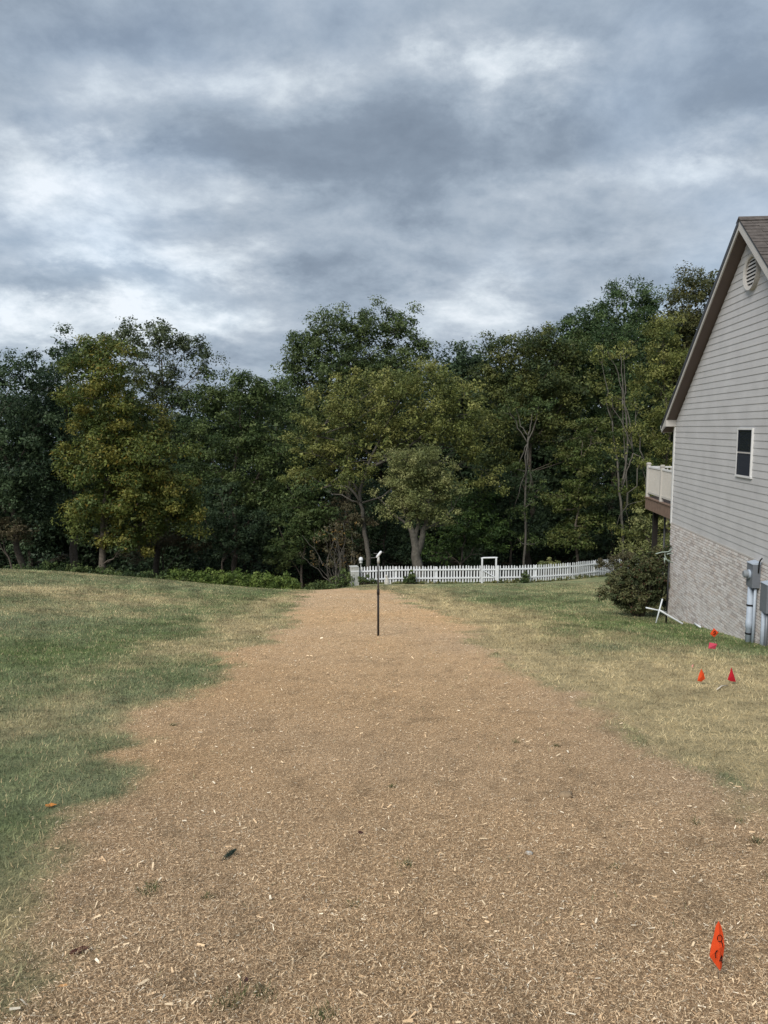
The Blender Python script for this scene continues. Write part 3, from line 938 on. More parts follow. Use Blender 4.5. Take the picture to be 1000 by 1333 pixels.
tree('olive_tree', 'brownish olive tree top rising right beside the roof edge', 915, 73,
     [(900, 378, 36, 30), (935, 380, 36, 36), (880, 420, 34, 36), (915, 440, 50, 46), (960, 430, 40, 60), (890, 490, 46, 50), (930, 520, 60, 60)],
     [(.030, .038, .016), (.050, .056, .020), (.075, .076, .028), (.095, .090, .034)], 22, cr=1.0, leaf=.23, trunk_r=.4, twigs=80, group=G_WOOD)
tree('yellow_green_tree', 'light yellow-green tree leaning over the deck beside the house', 866, 61,
     [(862, 432, 26, 30), (880, 470, 30, 30), (850, 490, 30, 34), (875, 530, 36, 38), (850, 570, 30, 34), (872, 610, 36, 36), (846, 650, 28, 32), (862, 690, 36, 30)],
     YEL, 23, dens=.8, cr=.75, leaf=.18, per=130, trunk_r=.2, twigs=80, group=G_WOOD)
# slender bare-trunked trees in front of the dark wood
tree('slender_tree', 'slender pale-barked tree with a bare forked stem beside the deck', 818, 57,
     [(788, 462, 22, 16), (812, 458, 22, 18), (836, 600, 18, 12), (806, 588, 16, 10), (840, 640, 18, 14), (796, 520, 16, 12), (826, 520, 16, 14), (800, 690, 18, 12), (824, 700, 18, 14), (828, 560, 14, 10)], YEL, 24, dens=.5, cr=.6, leaf=.16, per=60, bark='pale_bark', twigs=40, group=G_WOOD,
     stems=[([(813, 765), (812, 720), (810, 680), (807, 640), (803, 600), (799, 570), (797, 548)], .125, .04), ([(809, 632), (817, 590), (815, 540), (811, 500), (808, 460)], .085, .03),
            ([(824, 590), (820, 550), (812, 520), (803, 480), (790, 455)], .06, .02), ([(808, 640), (817, 612), (824, 590)], .06, .05)])
tree('slender_tree', 'slender grey trunk forking into a Y in the dark wood behind the fence', 684, 58,
     [(662, 535, 24, 16), (702, 532, 24, 16), (672, 610, 14, 10), (700, 640, 20, 14), (668, 668, 20, 14), (690, 705, 24, 16)], MID, 25, dens=.5, cr=.6, leaf=.16, per=60, bark='pale_bark', twigs=30, group=G_WOOD,
     stems=[([(682, 765), (684, 700), (684, 650), (686, 600), (688, 568)], .095, .06), ([(688, 568), (678, 555), (672, 530)], .06, .02), ([(688, 568), (692, 550), (694, 530)], .06, .02)])
# understorey
US = [(205, 60, [(215, 690, 38, 34), (185, 705, 40, 28), (250, 700, 30, 30)], DULL, 'dull brown-tinged undergrowth tree below the golden maple skirt'),
      (285, 56, [(270, 690, 40, 34), (310, 700, 40, 30), (340, 690, 36, 30), (285, 655, 44, 34)], DK, 'dark undergrowth tree behind the bank of bright weeds'),
      (395, 54, [(390, 690, 44, 34), (370, 720, 36, 24), (420, 680, 40, 30), (400, 650, 40, 30)], MID, 'arching green undergrowth tree at the end of the chip path'),
      (438, 56, [(430, 690, 30, 34), (455, 670, 30, 34), (450, 715, 34, 24)], DULL, 'greyish undergrowth tree behind the tangled vine stems'),
      (500, 60, [(500, 690, 40, 36), (490, 650, 40, 34), (520, 715, 36, 24)], DK, 'dark undergrowth tree behind the forked trunk'),
      (600, 58, [(595, 690, 40, 34), (620, 665, 40, 36), (575, 720, 36, 22), (640, 700, 36, 30)], [(.018, .034, .012), (.028, .052, .014), (.040, .070, .018), (.05, .08, .02)], 'bright-tipped undergrowth tree between forked trunk and garden gate'),
      (665, 62, [(655, 680, 40, 34), (690, 690, 36, 30), (670, 640, 44, 34), (640, 640, 36, 34)], DK, 'dark undergrowth tree behind the garden gate'),
      (750, 58, [(750, 600, 40, 24), (770, 640, 42, 20), (735, 650, 40, 18), (765, 680, 46, 18), (740, 700, 40, 18), (780, 560, 34, 26)], [(.022, .036, .010), (.040, .058, .014), (.062, .076, .020), (.078, .082, .026)], 'layered undergrowth tree with flat leafy tiers behind the fence'),
      (795, 63, [(790, 650, 40, 34), (810, 690, 36, 34), (780, 710, 40, 24), (805, 610, 34, 40)], DK, 'dark undergrowth tree behind the slender forked stem'),
      (845, 55, [(840, 690, 26, 28), (860, 705, 26, 24), (835, 720, 30, 20)], PALE, 'pale undergrowth tree below the deck railing')]
for q, (bx, Y, lo, pal, lab) in enumerate(US):
    tree('undergrowth_tree', lab, bx, Y, lo, pal, 100 + q, dens=.7, cr=.8, leaf=.19, per=110, trunk_r=.13, twigs=40, flat=.5, group='undergrowth trees')
# second row of the wood: fewer details, one behind another
row2 = [(-60, 68, 520), (40, 66, 500), (130, 70, 505), (235, 72, 520), (330, 74, 510), (400, 78, 500), (500, 80, 480), (590, 74, 475), (640, 78, 480), (720, 80, 470), (800, 82, 450), (870, 80, 440), (960, 82, 430), (1060, 80, 440)]
proto = []
for q, (bx, Y, top) in enumerate(row2[:3]):
    h = 745 - top
    lo = [(bx - 30, top + 45, 44, 44), (bx + 28, top + 40, 44, 40), (bx, top + 105, 70, 56), (bx - 40, top + 150, 50, 50), (bx + 42, top + 160, 50, 50), (bx, top + 195, 66, 40)]
    proto.append(tree('forest_tree', 'dark green tree deep in the wood behind the front row', bx, Y, lo, DK, 200 + q, cr=1.15, leaf=.27, per=120, trunk_r=.3, twigs=20, group='trees deep in the wood'))
for q, (bx, Y, top) in enumerate(row2[3:]):
    p = proto[q % 3]; p0 = row2[q % 3]
    s = ((745 - top) * Y) / ((745 - p0[2]) * p0[1])
    o = p.copy(); COL.objects.link(o)
    X = at(bx, 740, Y)[0]; o.location = (X, Y, g1(X, Y)); o.rotation_euler = (0, 0, q * 1.3); o.scale = (s, s, s)
    for ch in p.children:
        c = ch.copy(); COL.objects.link(c); c.parent = o


def woodland():
    r = np.random.default_rng(300)
    n = 1500
    x = r.uniform(-75, 75, n); y = r.uniform(84, 100, n)
    hz = 15 + 5 * fbm(x, y, 14, 3, 7) + .10 * x
    z = ground(x, y) + hz * r.random(n) ** .8
    C = np.stack([x, y, z], -1)
    n2 = 900
    x2 = r.uniform(-60, 60, n2); y2 = r.uniform(63, 80, n2); z2 = ground(x2, y2) + 6.5 * r.random(n2)
    V, T, c = leaves(r, C, np.full(n, 2.2), 60, .62, DK)
    V2, T2, c2 = leaves(r, np.stack([x2, y2, z2], -1), np.full(n2, 1.9), 170, .27, DK)
    V, T, c = np.concatenate([V, V2]), np.concatenate([T, T2 + len(V)]), np.concatenate([c, c2])
    o = link('woodland', make_mesh('woodland', V, [T], c), M['leaf'])
    tag(o, 'dark far wood filling the gaps behind all other trees', 'woodland', kind='stuff')


woodland()


# ------------------------------------------------------------------ shrubs, weeds
def shrub(name, label, X, Y, lobes, pal, seed, leaf=.07, cr=.28, per=110, dens=.8, cat='shrub', group=None, dry=0, stems=14, drycol=(.2, .12, .03), flat=.75):
    global N_LEAF
    r = np.random.default_rng(seed); bz = g1(X, Y)
    t = thing(name, label, cat, (X, Y, bz), 0, group)
    C, R = clump_centers(r, lobes, dens, cr)
    k = C[:, 2] > .05; C, R = C[k], R[k]
    V, T, c = leaves(r, C, R, per, leaf, pal, dry=dry, drycol=drycol, flat=flat)
    V[:, 2] = np.maximum(V[:, 2], .01)
    N_LEAF += len(T)
    link('foliage', make_mesh('foliage', V, [T], c), M['leaf'], t)
    m = MB()
    for i in r.choice(len(C), min(stems, len(C)), replace=False):
        a = np.array([r.normal(0, .06), r.normal(0, .06), -.1])
        m.tube(curve(a, C[i], r, 6, .2, -.4), np.linspace(.022, .006, 6), 5, cap=False)
    m.build('stem', M['bark'], t)
    return t


def px_shrub(name, label, bx, Y, lobes_px, pal, seed, **kw):
    X = at(bx, 740, Y)[0]; bz = g1(X, Y); lo = []
    for (px, py, rx, rz) in lobes_px:
        p = at(px, py, Y); s = Y / 1000.0
        lo.append((p[0] - X, 0, p[2] - bz, rx * s, rx * s * .9, rz * s))
    return shrub(name, label, X, Y, lo, pal, seed, **kw)


px_shrub('bush', 'large dark bush at the house corner in front of the deck', 835, 22.0,
         [(804, 768, 24, 21), (822, 752, 24, 22), (838, 750, 26, 26), (853, 738, 20, 24), (838, 782, 24, 20), (815, 785, 20, 16), (858, 765, 14, 20), (862, 722, 14, 12)],
         [(.026, .036, .016), (.044, .054, .022), (.064, .070, .030), (.088, .086, .040)], 400, leaf=.058, cr=.17, per=85, dens=1.8, stems=40, dry=.06, drycol=(.10, .05, .03))
px_shrub('bush', 'dark shrub growing against the brick at the far house corner', 876, 22.9,
         [(872, 760, 12, 22), (866, 780, 12, 16)], DK, 401, leaf=.06, cr=.15, per=80)
px_shrub('fence_plant', 'dark green leafy plant in front of the pickets near the ornament', 535, 44.3, [(535, 750, 8, 6), (531, 755, 7, 4), (539, 755, 7, 4)], MID, 402, leaf=.09, cr=.16, per=60, cat='plant', group='plants along the picket fence')
px_shrub('fence_plant', 'green leafy plant in front of the pickets past the gate', 683, 44.8, [(683, 749, 5, 6), (681, 755, 6, 4)], MID, 403, leaf=.09, cr=.16, per=60, cat='plant', group='plants along the picket fence')
px_shrub('fence_plant', 'pale shrub standing behind the pickets past the gate', 712, 47.2, [(706, 735, 8, 6), (718, 733, 10, 5), (728, 736, 8, 5)], PALE, 404, leaf=.1, cr=.2, per=60, cat='plant', group='plants along the picket fence')
px_shrub('fence_plant', 'low weeds covering the first pickets by the white bin', 472, 44.2, [(470, 755, 8, 5), (480, 754, 8, 5), (488, 757, 6, 3)], MID, 405, leaf=.08, cr=.15, per=50, cat='plant', group='plants along the picket fence')
px_shrub('fence_plant', 'twiggy greyish shrub screening the far end of the picket fence', 808, 46.4, [(800, 732, 16, 10), (815, 728, 14, 12), (785, 735, 12, 7)], DULL, 406, leaf=.09, cr=.22, per=60, stems=40, cat='plant', group='plants along the picket fence')


def vines():
    r = np.random.default_rng(410)
    Y = 47.0; X = at(445, 750, Y)[0]; bz = g1(X, Y)
    t = thing('vine_tangle', 'tangle of thin bare vine stems beside the white bin', 'vines', (X, Y, bz))
    m = MB()
    for i in range(26):
        a = np.array([r.normal(0, .5), r.normal(0, .4), -.1]); h = r.uniform(1.8, 4.2)
        b = a + np.array([r.normal(-.3, .8), r.normal(0, .5), h])
        m.tube(curve(a, b, r, 8, .5, -.2), np.linspace(.032, .010, 8), 5, cap=False)
    m.build('stem', M['pale_bark'], t)
    C = np.stack([r.normal(-.3, .8, 60), r.normal(0, .5, 60), r.uniform(1.5, 4.2, 60)], -1)
    V, T, c = leaves(r, C, np.full(60, .35), 22, .13, DULL, dry=.1)
    link('foliage', make_mesh('foliage', V, [T], c), M['leaf'], t)


vines()


def weeds():
    """rank growth along the foot of the wood, too dense to count"""
    r = np.random.default_rng(420)
    out = []
    # bright bank left of the path, dimmer fringe under the maples, fringe at the fence foot
    def band(n, px0, px1, y0, y1, h0, h1, pal, leafsz, per, rad):
        px = r.uniform(px0, px1, n); Y = r.uniform(y0, y1, n)
        X = (px - 500) / 1000.0 * Y * .995
        z = ground(X, Y) + r.uniform(h0, h1, n) * (.55 + .8 * fbm(X, Y, 2.2, 3, 77))
        return leaves(r, np.stack([X, Y, z], -1), np.full(n, rad) * (.6 + .8 * r.random(n)), per, leafsz, pal, flat=.8)
    W = [(.044, .070, .016), (.064, .098, .020), (.085, .120, .026), (.105, .138, .034)]
    bands = [band(420, 215, 385, 42.5, 47, .0, 1.35, W, .12, 60, .3), band(420, -60, 240, 42.5, 47, .0, 1.0, MID, .12, 50, .3),
             band(150, 340, 460, 44, 48, .0, .9, MID, .13, 45, .3)]
    # ragged fringe along the foot of the fence
    n = 260; t = r.random(n) ** 1.0
    px = 468 + 355 * t; Y = np.interp(px, [462, 645, 700, 745, 785, 832], [44.6, 45.0, 45.4, 46.3, 47.9, 50.6]) + r.uniform(-.35, .1, n)
    X = (px - 500) / 1000.0 * (Y * cos(PITCH) + 9.4 * sin(PITCH))
    hh = .04 + .34 * np.clip(fbm(X, Y, 1.4, 3, 78) - .38, 0, 1) * (1 + 1.2 * (px > 650))
    bands.append(leaves(r, np.stack([X, Y, ground(X, Y) + hh * r.random(n)], -1), np.full(n, .13), 26, .085, [(.05, .062, .022), (.08, .09, .03), (.12, .12, .05), (.17, .15, .07)], flat=.9))
    off = 0; Vs = []; Ts = []; Cs = []
    for V, T, c in bands:
        Vs.append(V); Ts.append(T + off); Cs.append(c); off += len(V)
    o = link('tall_weeds', make_mesh('tall_weeds', np.concatenate(Vs), [np.concatenate(Ts)], np.concatenate(Cs)), M['leaf'])
    tag(o, 'rank green weeds along the foot of the wood and the picket fence', 'weeds', kind='stuff')


weeds()

# ------------------------------------------------------------------ picket fence
FL = [(462, 44.6), (560, 44.8), (645, 45.0), (700, 45.4), (745, 46.3), (785, 47.9), (832, 50.6)]
FP = np.array([at(px, 750, Y)[:2] for px, Y in FL])
seg = np.linalg.norm(np.diff(FP, axis=0), axis=1); cum = np.concatenate([[0], np.cumsum(seg)])


def fpos(s):
    return np.array([np.interp(s, cum, FP[:, 0]), np.interp(s, cum, FP[:, 1])])


def fgz(p):
    return g1(p[0], p[1])


def px_to_s(px):
    ss = np.linspace(0, cum[-1], 2000); P = np.array([fpos(s) for s in ss]); pr = 500 + 1000 * P[:, 0] / (P[:, 1] * cos(PITCH) + 8.5 * sin(PITCH))
    return ss[int(np.argmin(np.abs(pr - px)))]


def picket_mesh(h=1.02, w=.082, t=.02):
    m = MB(); m.prism([(-w / 2, 0), (w / 2, 0), (w / 2, h - .06), (0, h), (-w / 2, h - .06)], -t / 2, t / 2, 1)
    me = make_mesh('picket', np.concatenate(m.V), m.Q + m.T); me.materials.append(M['white_paint']); return me


def build_fence():
    sg0, sg1 = px_to_s(627.5), px_to_s(645.5)
    o0 = fpos(0)
    f = thing('picket_fence', 'long white wooden picket fence at the foot of the lawn', 'fence', (o0[0], o0[1], fgz(o0)))
    me = picket_mesh()
    bz = fgz(o0)

    def put(parent, mesh, name, s, dz=0.06, org=o0, z0=bz):
        p = fpos(s); q = fpos(s + .05); a = math.atan2(q[1] - p[1], q[0] - p[0])
        o = link(name, mesh, None, parent, (p[0] - org[0], p[1] - org[1], fgz(p) - z0 + dz + float(rng.normal(0, .012))))
        o.rotation_euler = (0, float(rng.normal(0, .012)), a); return o
    s = .06
    while s < cum[-1]:
        if not (sg0 - .06 < s < sg1 + .08): put(f, me, 'picket', s)
        s += .172 + float(rng.normal(0, .004))
    # rails and posts
    stops = list(np.arange(0, sg0 - .4, 2.4)) + [sg0 - .12]
    spans = [(a, b) for a, b in zip(stops[:-1], stops[1:])]
    st2 = list(np.arange(sg1 + .14, cum[-1], 2.3)) + [cum[-1]]
    spans += list(zip(st2[:-1], st2[1:]))

    def bar(parent, a, b, h, w, t, off, name, org, z0, m_):
        p, q = fpos(a), fpos(b); d = (q - p) / np.linalg.norm(q - p); n = np.array([-d[1], d[0]])
        za, zb = fgz(p) - z0, fgz(q) - z0
        A = np.array([p[0] - org[0], p[1] - org[1], za]); B = np.array([q[0] - org[0], q[1] - org[1], zb])
        V = []
        for P in (A, B):
            for (dn, dz) in ((off, h), (off + t, h), (off + t, h + w), (off, h + w)):
                V.append((P[0] + n[0] * dn, P[1] + n[1] * dn, P[2] + dz))
        m = MB().add(V, [(0, 1, 5, 4), (1, 2, 6, 5), (2, 3, 7, 6), (3, 0, 4, 7), (0, 3, 2, 1), (4, 5, 6, 7)])
        return m.build(name, m_, parent)
    for a, b in spans:
        for h in (.30, .80): bar(f, a, b, h, .085, .035, -.047, 'rail', o0, bz, M['white_paint'])
    pm = MB(); pm.box(-.05, .05, -.05, .05, -.25, 1.02); pme = make_mesh('post', np.concatenate(pm.V), pm.Q); pme.materials.append(M['white_paint'])
    for s in [x for x in stops[1:-1]] + st2[1:-1]:
        p = fpos(s); o = link('post', pme, None, f, (p[0] - o0[0], p[1] - o0[1] + .065, fgz(p) - bz))
    # garden gate
    gp = fpos(sg0); gz = fgz(gp)
    g = thing('garden_gate', 'white picket gate with a diagonal brace hung below the arch', 'gate', (gp[0], gp[1], gz))
    n = 5
    for i in range(n): put(g, me, 'picket', sg0 + .06 + (sg1 - sg0 - .12) * (i + .5) / n, .07, gp, gz)
    for h in (.30, .78): bar(g, sg0 + .05, sg1 - .05, h, .085, .03, -.043, 'rail', gp, gz, M['white_paint'])
    p, q = fpos(sg0 + .08), fpos(sg1 - .06)
    m = MB(); m.tube([(p[0] - gp[0], p[1] - gp[1] - .06, .76), (q[0] - gp[0], q[1] - gp[1] - .06, .36)], .032, 4); m.build('brace', M['white_paint'], g)
    # the arch over it
    ar = thing('gate_arch', 'white square arch standing over the picket gate', 'arch', (gp[0], gp[1], gz))
    w = float(np.linalg.norm(fpos(sg1) - gp))
    MB().box(-.045, .045, -.04, .04, -.25, 1.50).build('arch_post', M['white_paint'], ar)
    MB().box(w - .045, w + .045, -.04, .04, -.25, 1.52).build('arch_post', M['white_paint'], ar)
    MB().box(w + .05, w + .16, -.075, .05, -.25, 1.05).build('gate_post', M['white_paint'], ar)
    m = MB(); m.tube([(-.07, 0, 1.50), (.1, 0, 1.52), (w - .1, 0, 1.535), (w + .08, 0, 1.54)], [.03, .048, .048, .03], 10); m.build('arch_bar', M['white_paint'], ar)
    return f


build_fence()


def fence_extras():
    # white boarded bin closing the end of the fence
    p = at(462, 760, 44.3); z = g1(p[0], p[1])
    t = thing('boarded_bin', 'tall greyish white boarded bin at the end of the picket fence', 'bin', (p[0], p[1], z), .25)
    b = MB(); b.box(-.20, .20, -.02, .46, .0, 1.10); body = b.build('bin_core', M['worn_white'], t)
    for i in range(4): MB().box(-.245 + i * .125, -.135 + i * .125, -.045, -.022, -.1, 1.08 + .012 * (i % 2)).build('board', M['worn_white'], t)
    for i in range(4): MB().box(.202, .225, -.02 + i * .125, .09 + i * .125, -.1, 1.08).build('board', M['worn_white'], t)
    MB().box(-.25, .235, -.06, .49, 1.10, 1.135).build('lid', M['worn_white'], t)
    MB().box(-.255, .237, -.052, -.0455, .84, .92).build('batten', M['white_paint'], t)
    # feeder on a post behind it
    p = at(470, 745, 45.3); z = g1(p[0], p[1])
    t = thing('bird_feeder', 'white round-topped feeder on a thin post above the first pickets', 'bird feeder', (p[0], p[1], z))
    m = MB(); m.tube([(0, 0, -.2), (0, 0, 1.32)], .028, 8); m.build('post', M['worn_white'], t)
    m = MB(); m.tube([(0, 0, 1.28), (0, 0, 1.30), (0, 0, 1.33), (0, 0, 1.42)], [.05, .10, .105, .085], 14); m.build('tray', M['worn_white'], t, True)
    m = MB(); m.tube([(0, 0, 1.43), (0, 0, 1.46), (0, 0, 1.55), (0, 0, 1.63), (0, 0, 1.67)], [.10, .125, .13, .09, .02], 14); m.build('dome', M['white_paint'], t, True)
    # ornament
    p = at(504, 760, 43.7); z = g1(p[0], p[1])
    t = thing('garden_ornament', 'small pale stone figure on the grass in front of the pickets', 'ornament', (p[0], p[1], z), .3)
    m = MB(); m.tube([(0, 0, -.03), (0, 0, .06), (.01, 0, .18), (-.01, 0, .32), (-.02, 0, .42)], [.15, .17, .145, .10, .06], 12); m.build('body', M['stone'], t, True)
    m = MB(); m.tube([(-.02, 0, .40), (-.03, 0, .46), (-.05, 0, .53), (-.06, 0, .57)], [.05, .075, .07, .03], 10); m.build('head', M['stone'], t, True)
    m = MB(); m.tube([(.10, -.05, .05), (.18, -.10, .05), (.22, -.12, .03)], [.06, .06, .03], 8); m.build('foot', M['stone'], t, True)


fence_extras()

# ------------------------------------------------------------------ pole on the path, things by the house corner
def build_pole():
    p = hit(492.5, 828)
    t = thing('marker_pole', 'thin dark metal pole with a tilted white head standing in the wood chips', 'pole', p)
    k = p[1] / 1000.0
    m = MB(); m.tube([(0, 0, -.25), (0, 0, .96)], .024, 10); m.build('lower_tube', M['rust'], t, True)
    m = MB(); m.tube([(0, 0, .88), (0, 0, .99)], .031, 10); m.build('collar', M['rust'], t, True)
    m = MB(); m.tube([(0, 0, .96), (.003, 0, 1.58)], .020, 10); m.build('upper_tube', M['galv'], t, True)
    m = MB(); m.tube([(.003, 0, 1.54), (.006, 0, 1.60), (.006, 0, 1.68)], [.023, .030, .018], 10); m.build('socket', M['worn_white'], t, True)
    m = MB(); m.tube([(-.035, 0, 1.66), (-.01, 0, 1.69), (.055, .0, 1.775), (.07, 0, 1.79)], [.017, .028, .026, .014], 12); m.build('head', M['white_paint'], t, True)
    m = MB(); m.tube([(-.15, -.02, 1.655), (.0, 0, 1.665)], .008, 6); m.tube([(-.09, .01, 1.745), (.02, 0, 1.735)], .007, 6); m.tube([(.06, 0, 1.77), (.11, .02, 1.765)], .009, 6)
    m.build('wire_arm', M['galv'], t)


build_pole()


def build_corner_things():
    p = hit(867, 812)
    t = thing('hook_pole', 'black metal pole with pale bent arms on top beside the dark bush', 'pole', p)
    m = MB(); m.tube([(0, 0, -.2), (.02, 0, 1.62)], .024, 8); m.build('shaft', M['black'], t, True)
    for pts in ([(.02, 0, 1.62), (-.06, .0, 1.72), (-.10, .0, 1.80), (-.10, .0, 1.90)], [(-.10, 0, 1.72), (.0, .02, 1.68), (.10, .05, 1.62), (.14, .06, 1.60)],
                [(-.34, 0, 1.85), (-.18, .02, 1.89), (.0, .03, 1.90), (.10, .05, 1.97)], [(-.05, 0, 1.84), (.05, .02, 1.86), (.14, .05, 1.86)], [(-.10, 0, 1.60), (-.11, 0, 1.75)]):
        m = MB(); m.tube(pts, .013, 7); m.build('arm', M['pale_green'], t, True)
    # white pipe cross lying at the corner
    c = hit(853.5, 812)
    Y = c[1]
    t = thing('pipe_cross', 'white plastic pipe cross lying on the grass at the house corner', 'pipe frame', c)
    O = at(858, 794, Y)
    def L(px, py, dy=0):
        w = at(px, py, Y + dy); return (w[0] - c[0], w[1] - c[1], w[2] - c[2])
    for a, b in (((841, 791, -.1), (868, 797, .1)), ((862.5, 779.5, .05), (854, 811, -.05))):
        m = MB(); m.tube([L(*a), L(*b)], .019, 8); m.build('cross_arm', M['pvc'], t, True)
    e = hit(889, 813.5)
    m = MB(); m.tube([L(858, 794), L(868, 800, .1), (e[0] - c[0], e[1] - c[1], e[2] - c[2] + .03)], .026, 8); m.build('long_pipe', M['pvc'], t, True)
    # short length of the same pipe lying along the brick
    a, b = hit(902, 812), hit(912, 818)
    t = thing('pipe_offcut', 'short white pipe offcut lying in the grass along the brick wall', 'pipe', a)
    m = MB(); m.tube([(0, 0, .03), tuple(b - a + np.array([0, 0, .03]))], .024, 8); m.build('pipe', M['pvc'], t, True)


build_corner_things()

# ------------------------------------------------------------------ marking flags
def strip(m, pts, w, nrm):
    """flat stroke along pts in the flag's plane"""
    pts = np.asarray(pts, float)
    for a, b in zip(pts[:-1], pts[1:]):
        d = b - a; L = np.linalg.norm(d); d = d / L; n = np.cross(nrm, d) * w / 2
        a2 = a - d * w * .3; b2 = b + d * w * .3
        m.add([a2 - n, b2 - n, b2 + n, a2 + n], [(0, 1, 2, 3)])


def flag(label, px, py, base_py, outline, mt, seed, marks=None, scale=None, group='utility marking flags'):
    """outline in pixels round (px,py), at the distance where the wire enters the ground"""
    b = hit(px, base_py); Y = b[1]
    t = thing('marking_flag', label, 'flag', b, 0, group)
    r = np.random.default_rng(seed)
    P = []
    for (x, y) in outline:
        w = at(x, y, Y) - b; P.append([w[0], float(r.normal(0, .006)), w[2]])
    P = np.array(P); c = P.mean(0); c[1] -= .012
    # crumpled vinyl: fan with a bulging middle, two skins 1.5 mm apart
    n = len(P); V = np.concatenate([P, [c]]); back = V + np.array([0, .0015, 0])
    m = MB(); T = [(i, (i + 1) % n, n) for i in range(n)]; T2 = [(n + 1 + (i + 1) % n, n + 1 + i, 2 * n + 1) for i in range(n)]
    Q = [((i + 1) % n, i, n + 1 + i, n + 1 + (i + 1) % n) for i in range(n)]
    m.add(np.concatenate([V, back]), Q, T + T2); fl = m.build('flag_sheet', mt, t)
    topw = P[np.argmax(P[:, 2])]
    xw = P[:, 0].mean()
    m = MB(); m.tube([(0, .004, -.08), (xw * .5, .006, topw[2] * .5), (xw, .006, topw[2] * .97)], .0022 if Y > 6 else .0014, 5); m.build('wire', M['wire'], t)
    if marks:
        mk = MB()
        for st, wpx in marks:
            pts = []
            for (x, y) in st:
                w = at(x, y, Y) - b; pts.append([w[0], -.016, w[2]])
            strip(mk, pts, wpx * Y / 1000.0, np.array([0, -1.0, 0]))
        mk.build('ink_mark', M['ink'], fl)
    return t


arc = [(937 + 3.1 * cos(a) - 2.2, 1218 + 4.4 * sin(a)) for a in np.linspace(-3.6, 2.2, 16)]
flag('large bright orange marking flag with black writing stuck in the wood chips', 936.5, 1230, 1276,
     [(936.2, 1199.5), (939.5, 1206), (941.8, 1216), (942.2, 1230), (941.8, 1250), (940, 1260), (937, 1263), (931.5, 1256), (924.2, 1245.5), (926.5, 1230), (929.5, 1218), (932.5, 1206)], M['orange'], 1,
     marks=[(arc, 1.2), ([(936.5, 1221.5), (938.2, 1225), (938.8, 1229)], 1.2), ([(930.5, 1234), (928.8, 1238), (929.5, 1243)], 1.3), ([(930, 1236), (932.3, 1233.5)], 1.0),
            ([(934.5, 1247.5), (937.5, 1240.5), (938, 1249.5)], 1.5), ([(935.8, 1246.5), (937.7, 1247.5)], 1.2)])  # last two strokes: a dark triangle, apart from the writing
flag('orange diamond-shaped marking flag with a dark mark beside the brick wall', 929.5, 824, 836,
     [(929.5, 817.5), (935.5, 823.5), (930, 829.5), (924, 825)], M['orange'], 2, marks=[([(928.3, 823), (930.5, 821.5), (930.8, 824.5), (928.8, 825.6)], 1.1)])
flag('faded pinkish red marking flag directly below the orange diamond flag', 927.5, 841, 851,
     [(924, 836.5), (933.5, 838), (931, 845), (922, 844)], M['pink'], 3)
flag('orange triangular marking flag standing in the dry grass', 912.5, 880, 892,
     [(913, 870.5), (916.5, 877), (918.5, 884), (913, 887.5), (907.5, 886), (910, 878)], M['orange'], 4)
flag('dark red triangular marking flag standing in the dry grass', 952.5, 880, 891,
     [(952, 868.5), (955, 878), (958, 887.5), (952, 887), (947.5, 885), (949.8, 877)], M['red'], 5)
flag('small washed-out pink flag scrap lying in dry grass behind the orange triangle', 901.5, 866, 871,
     [(903, 864.5), (903.4, 867), (901, 869.5), (900, 867)], mat('bleached_flag_vinyl', (.50, .22, .17), .5), 6)

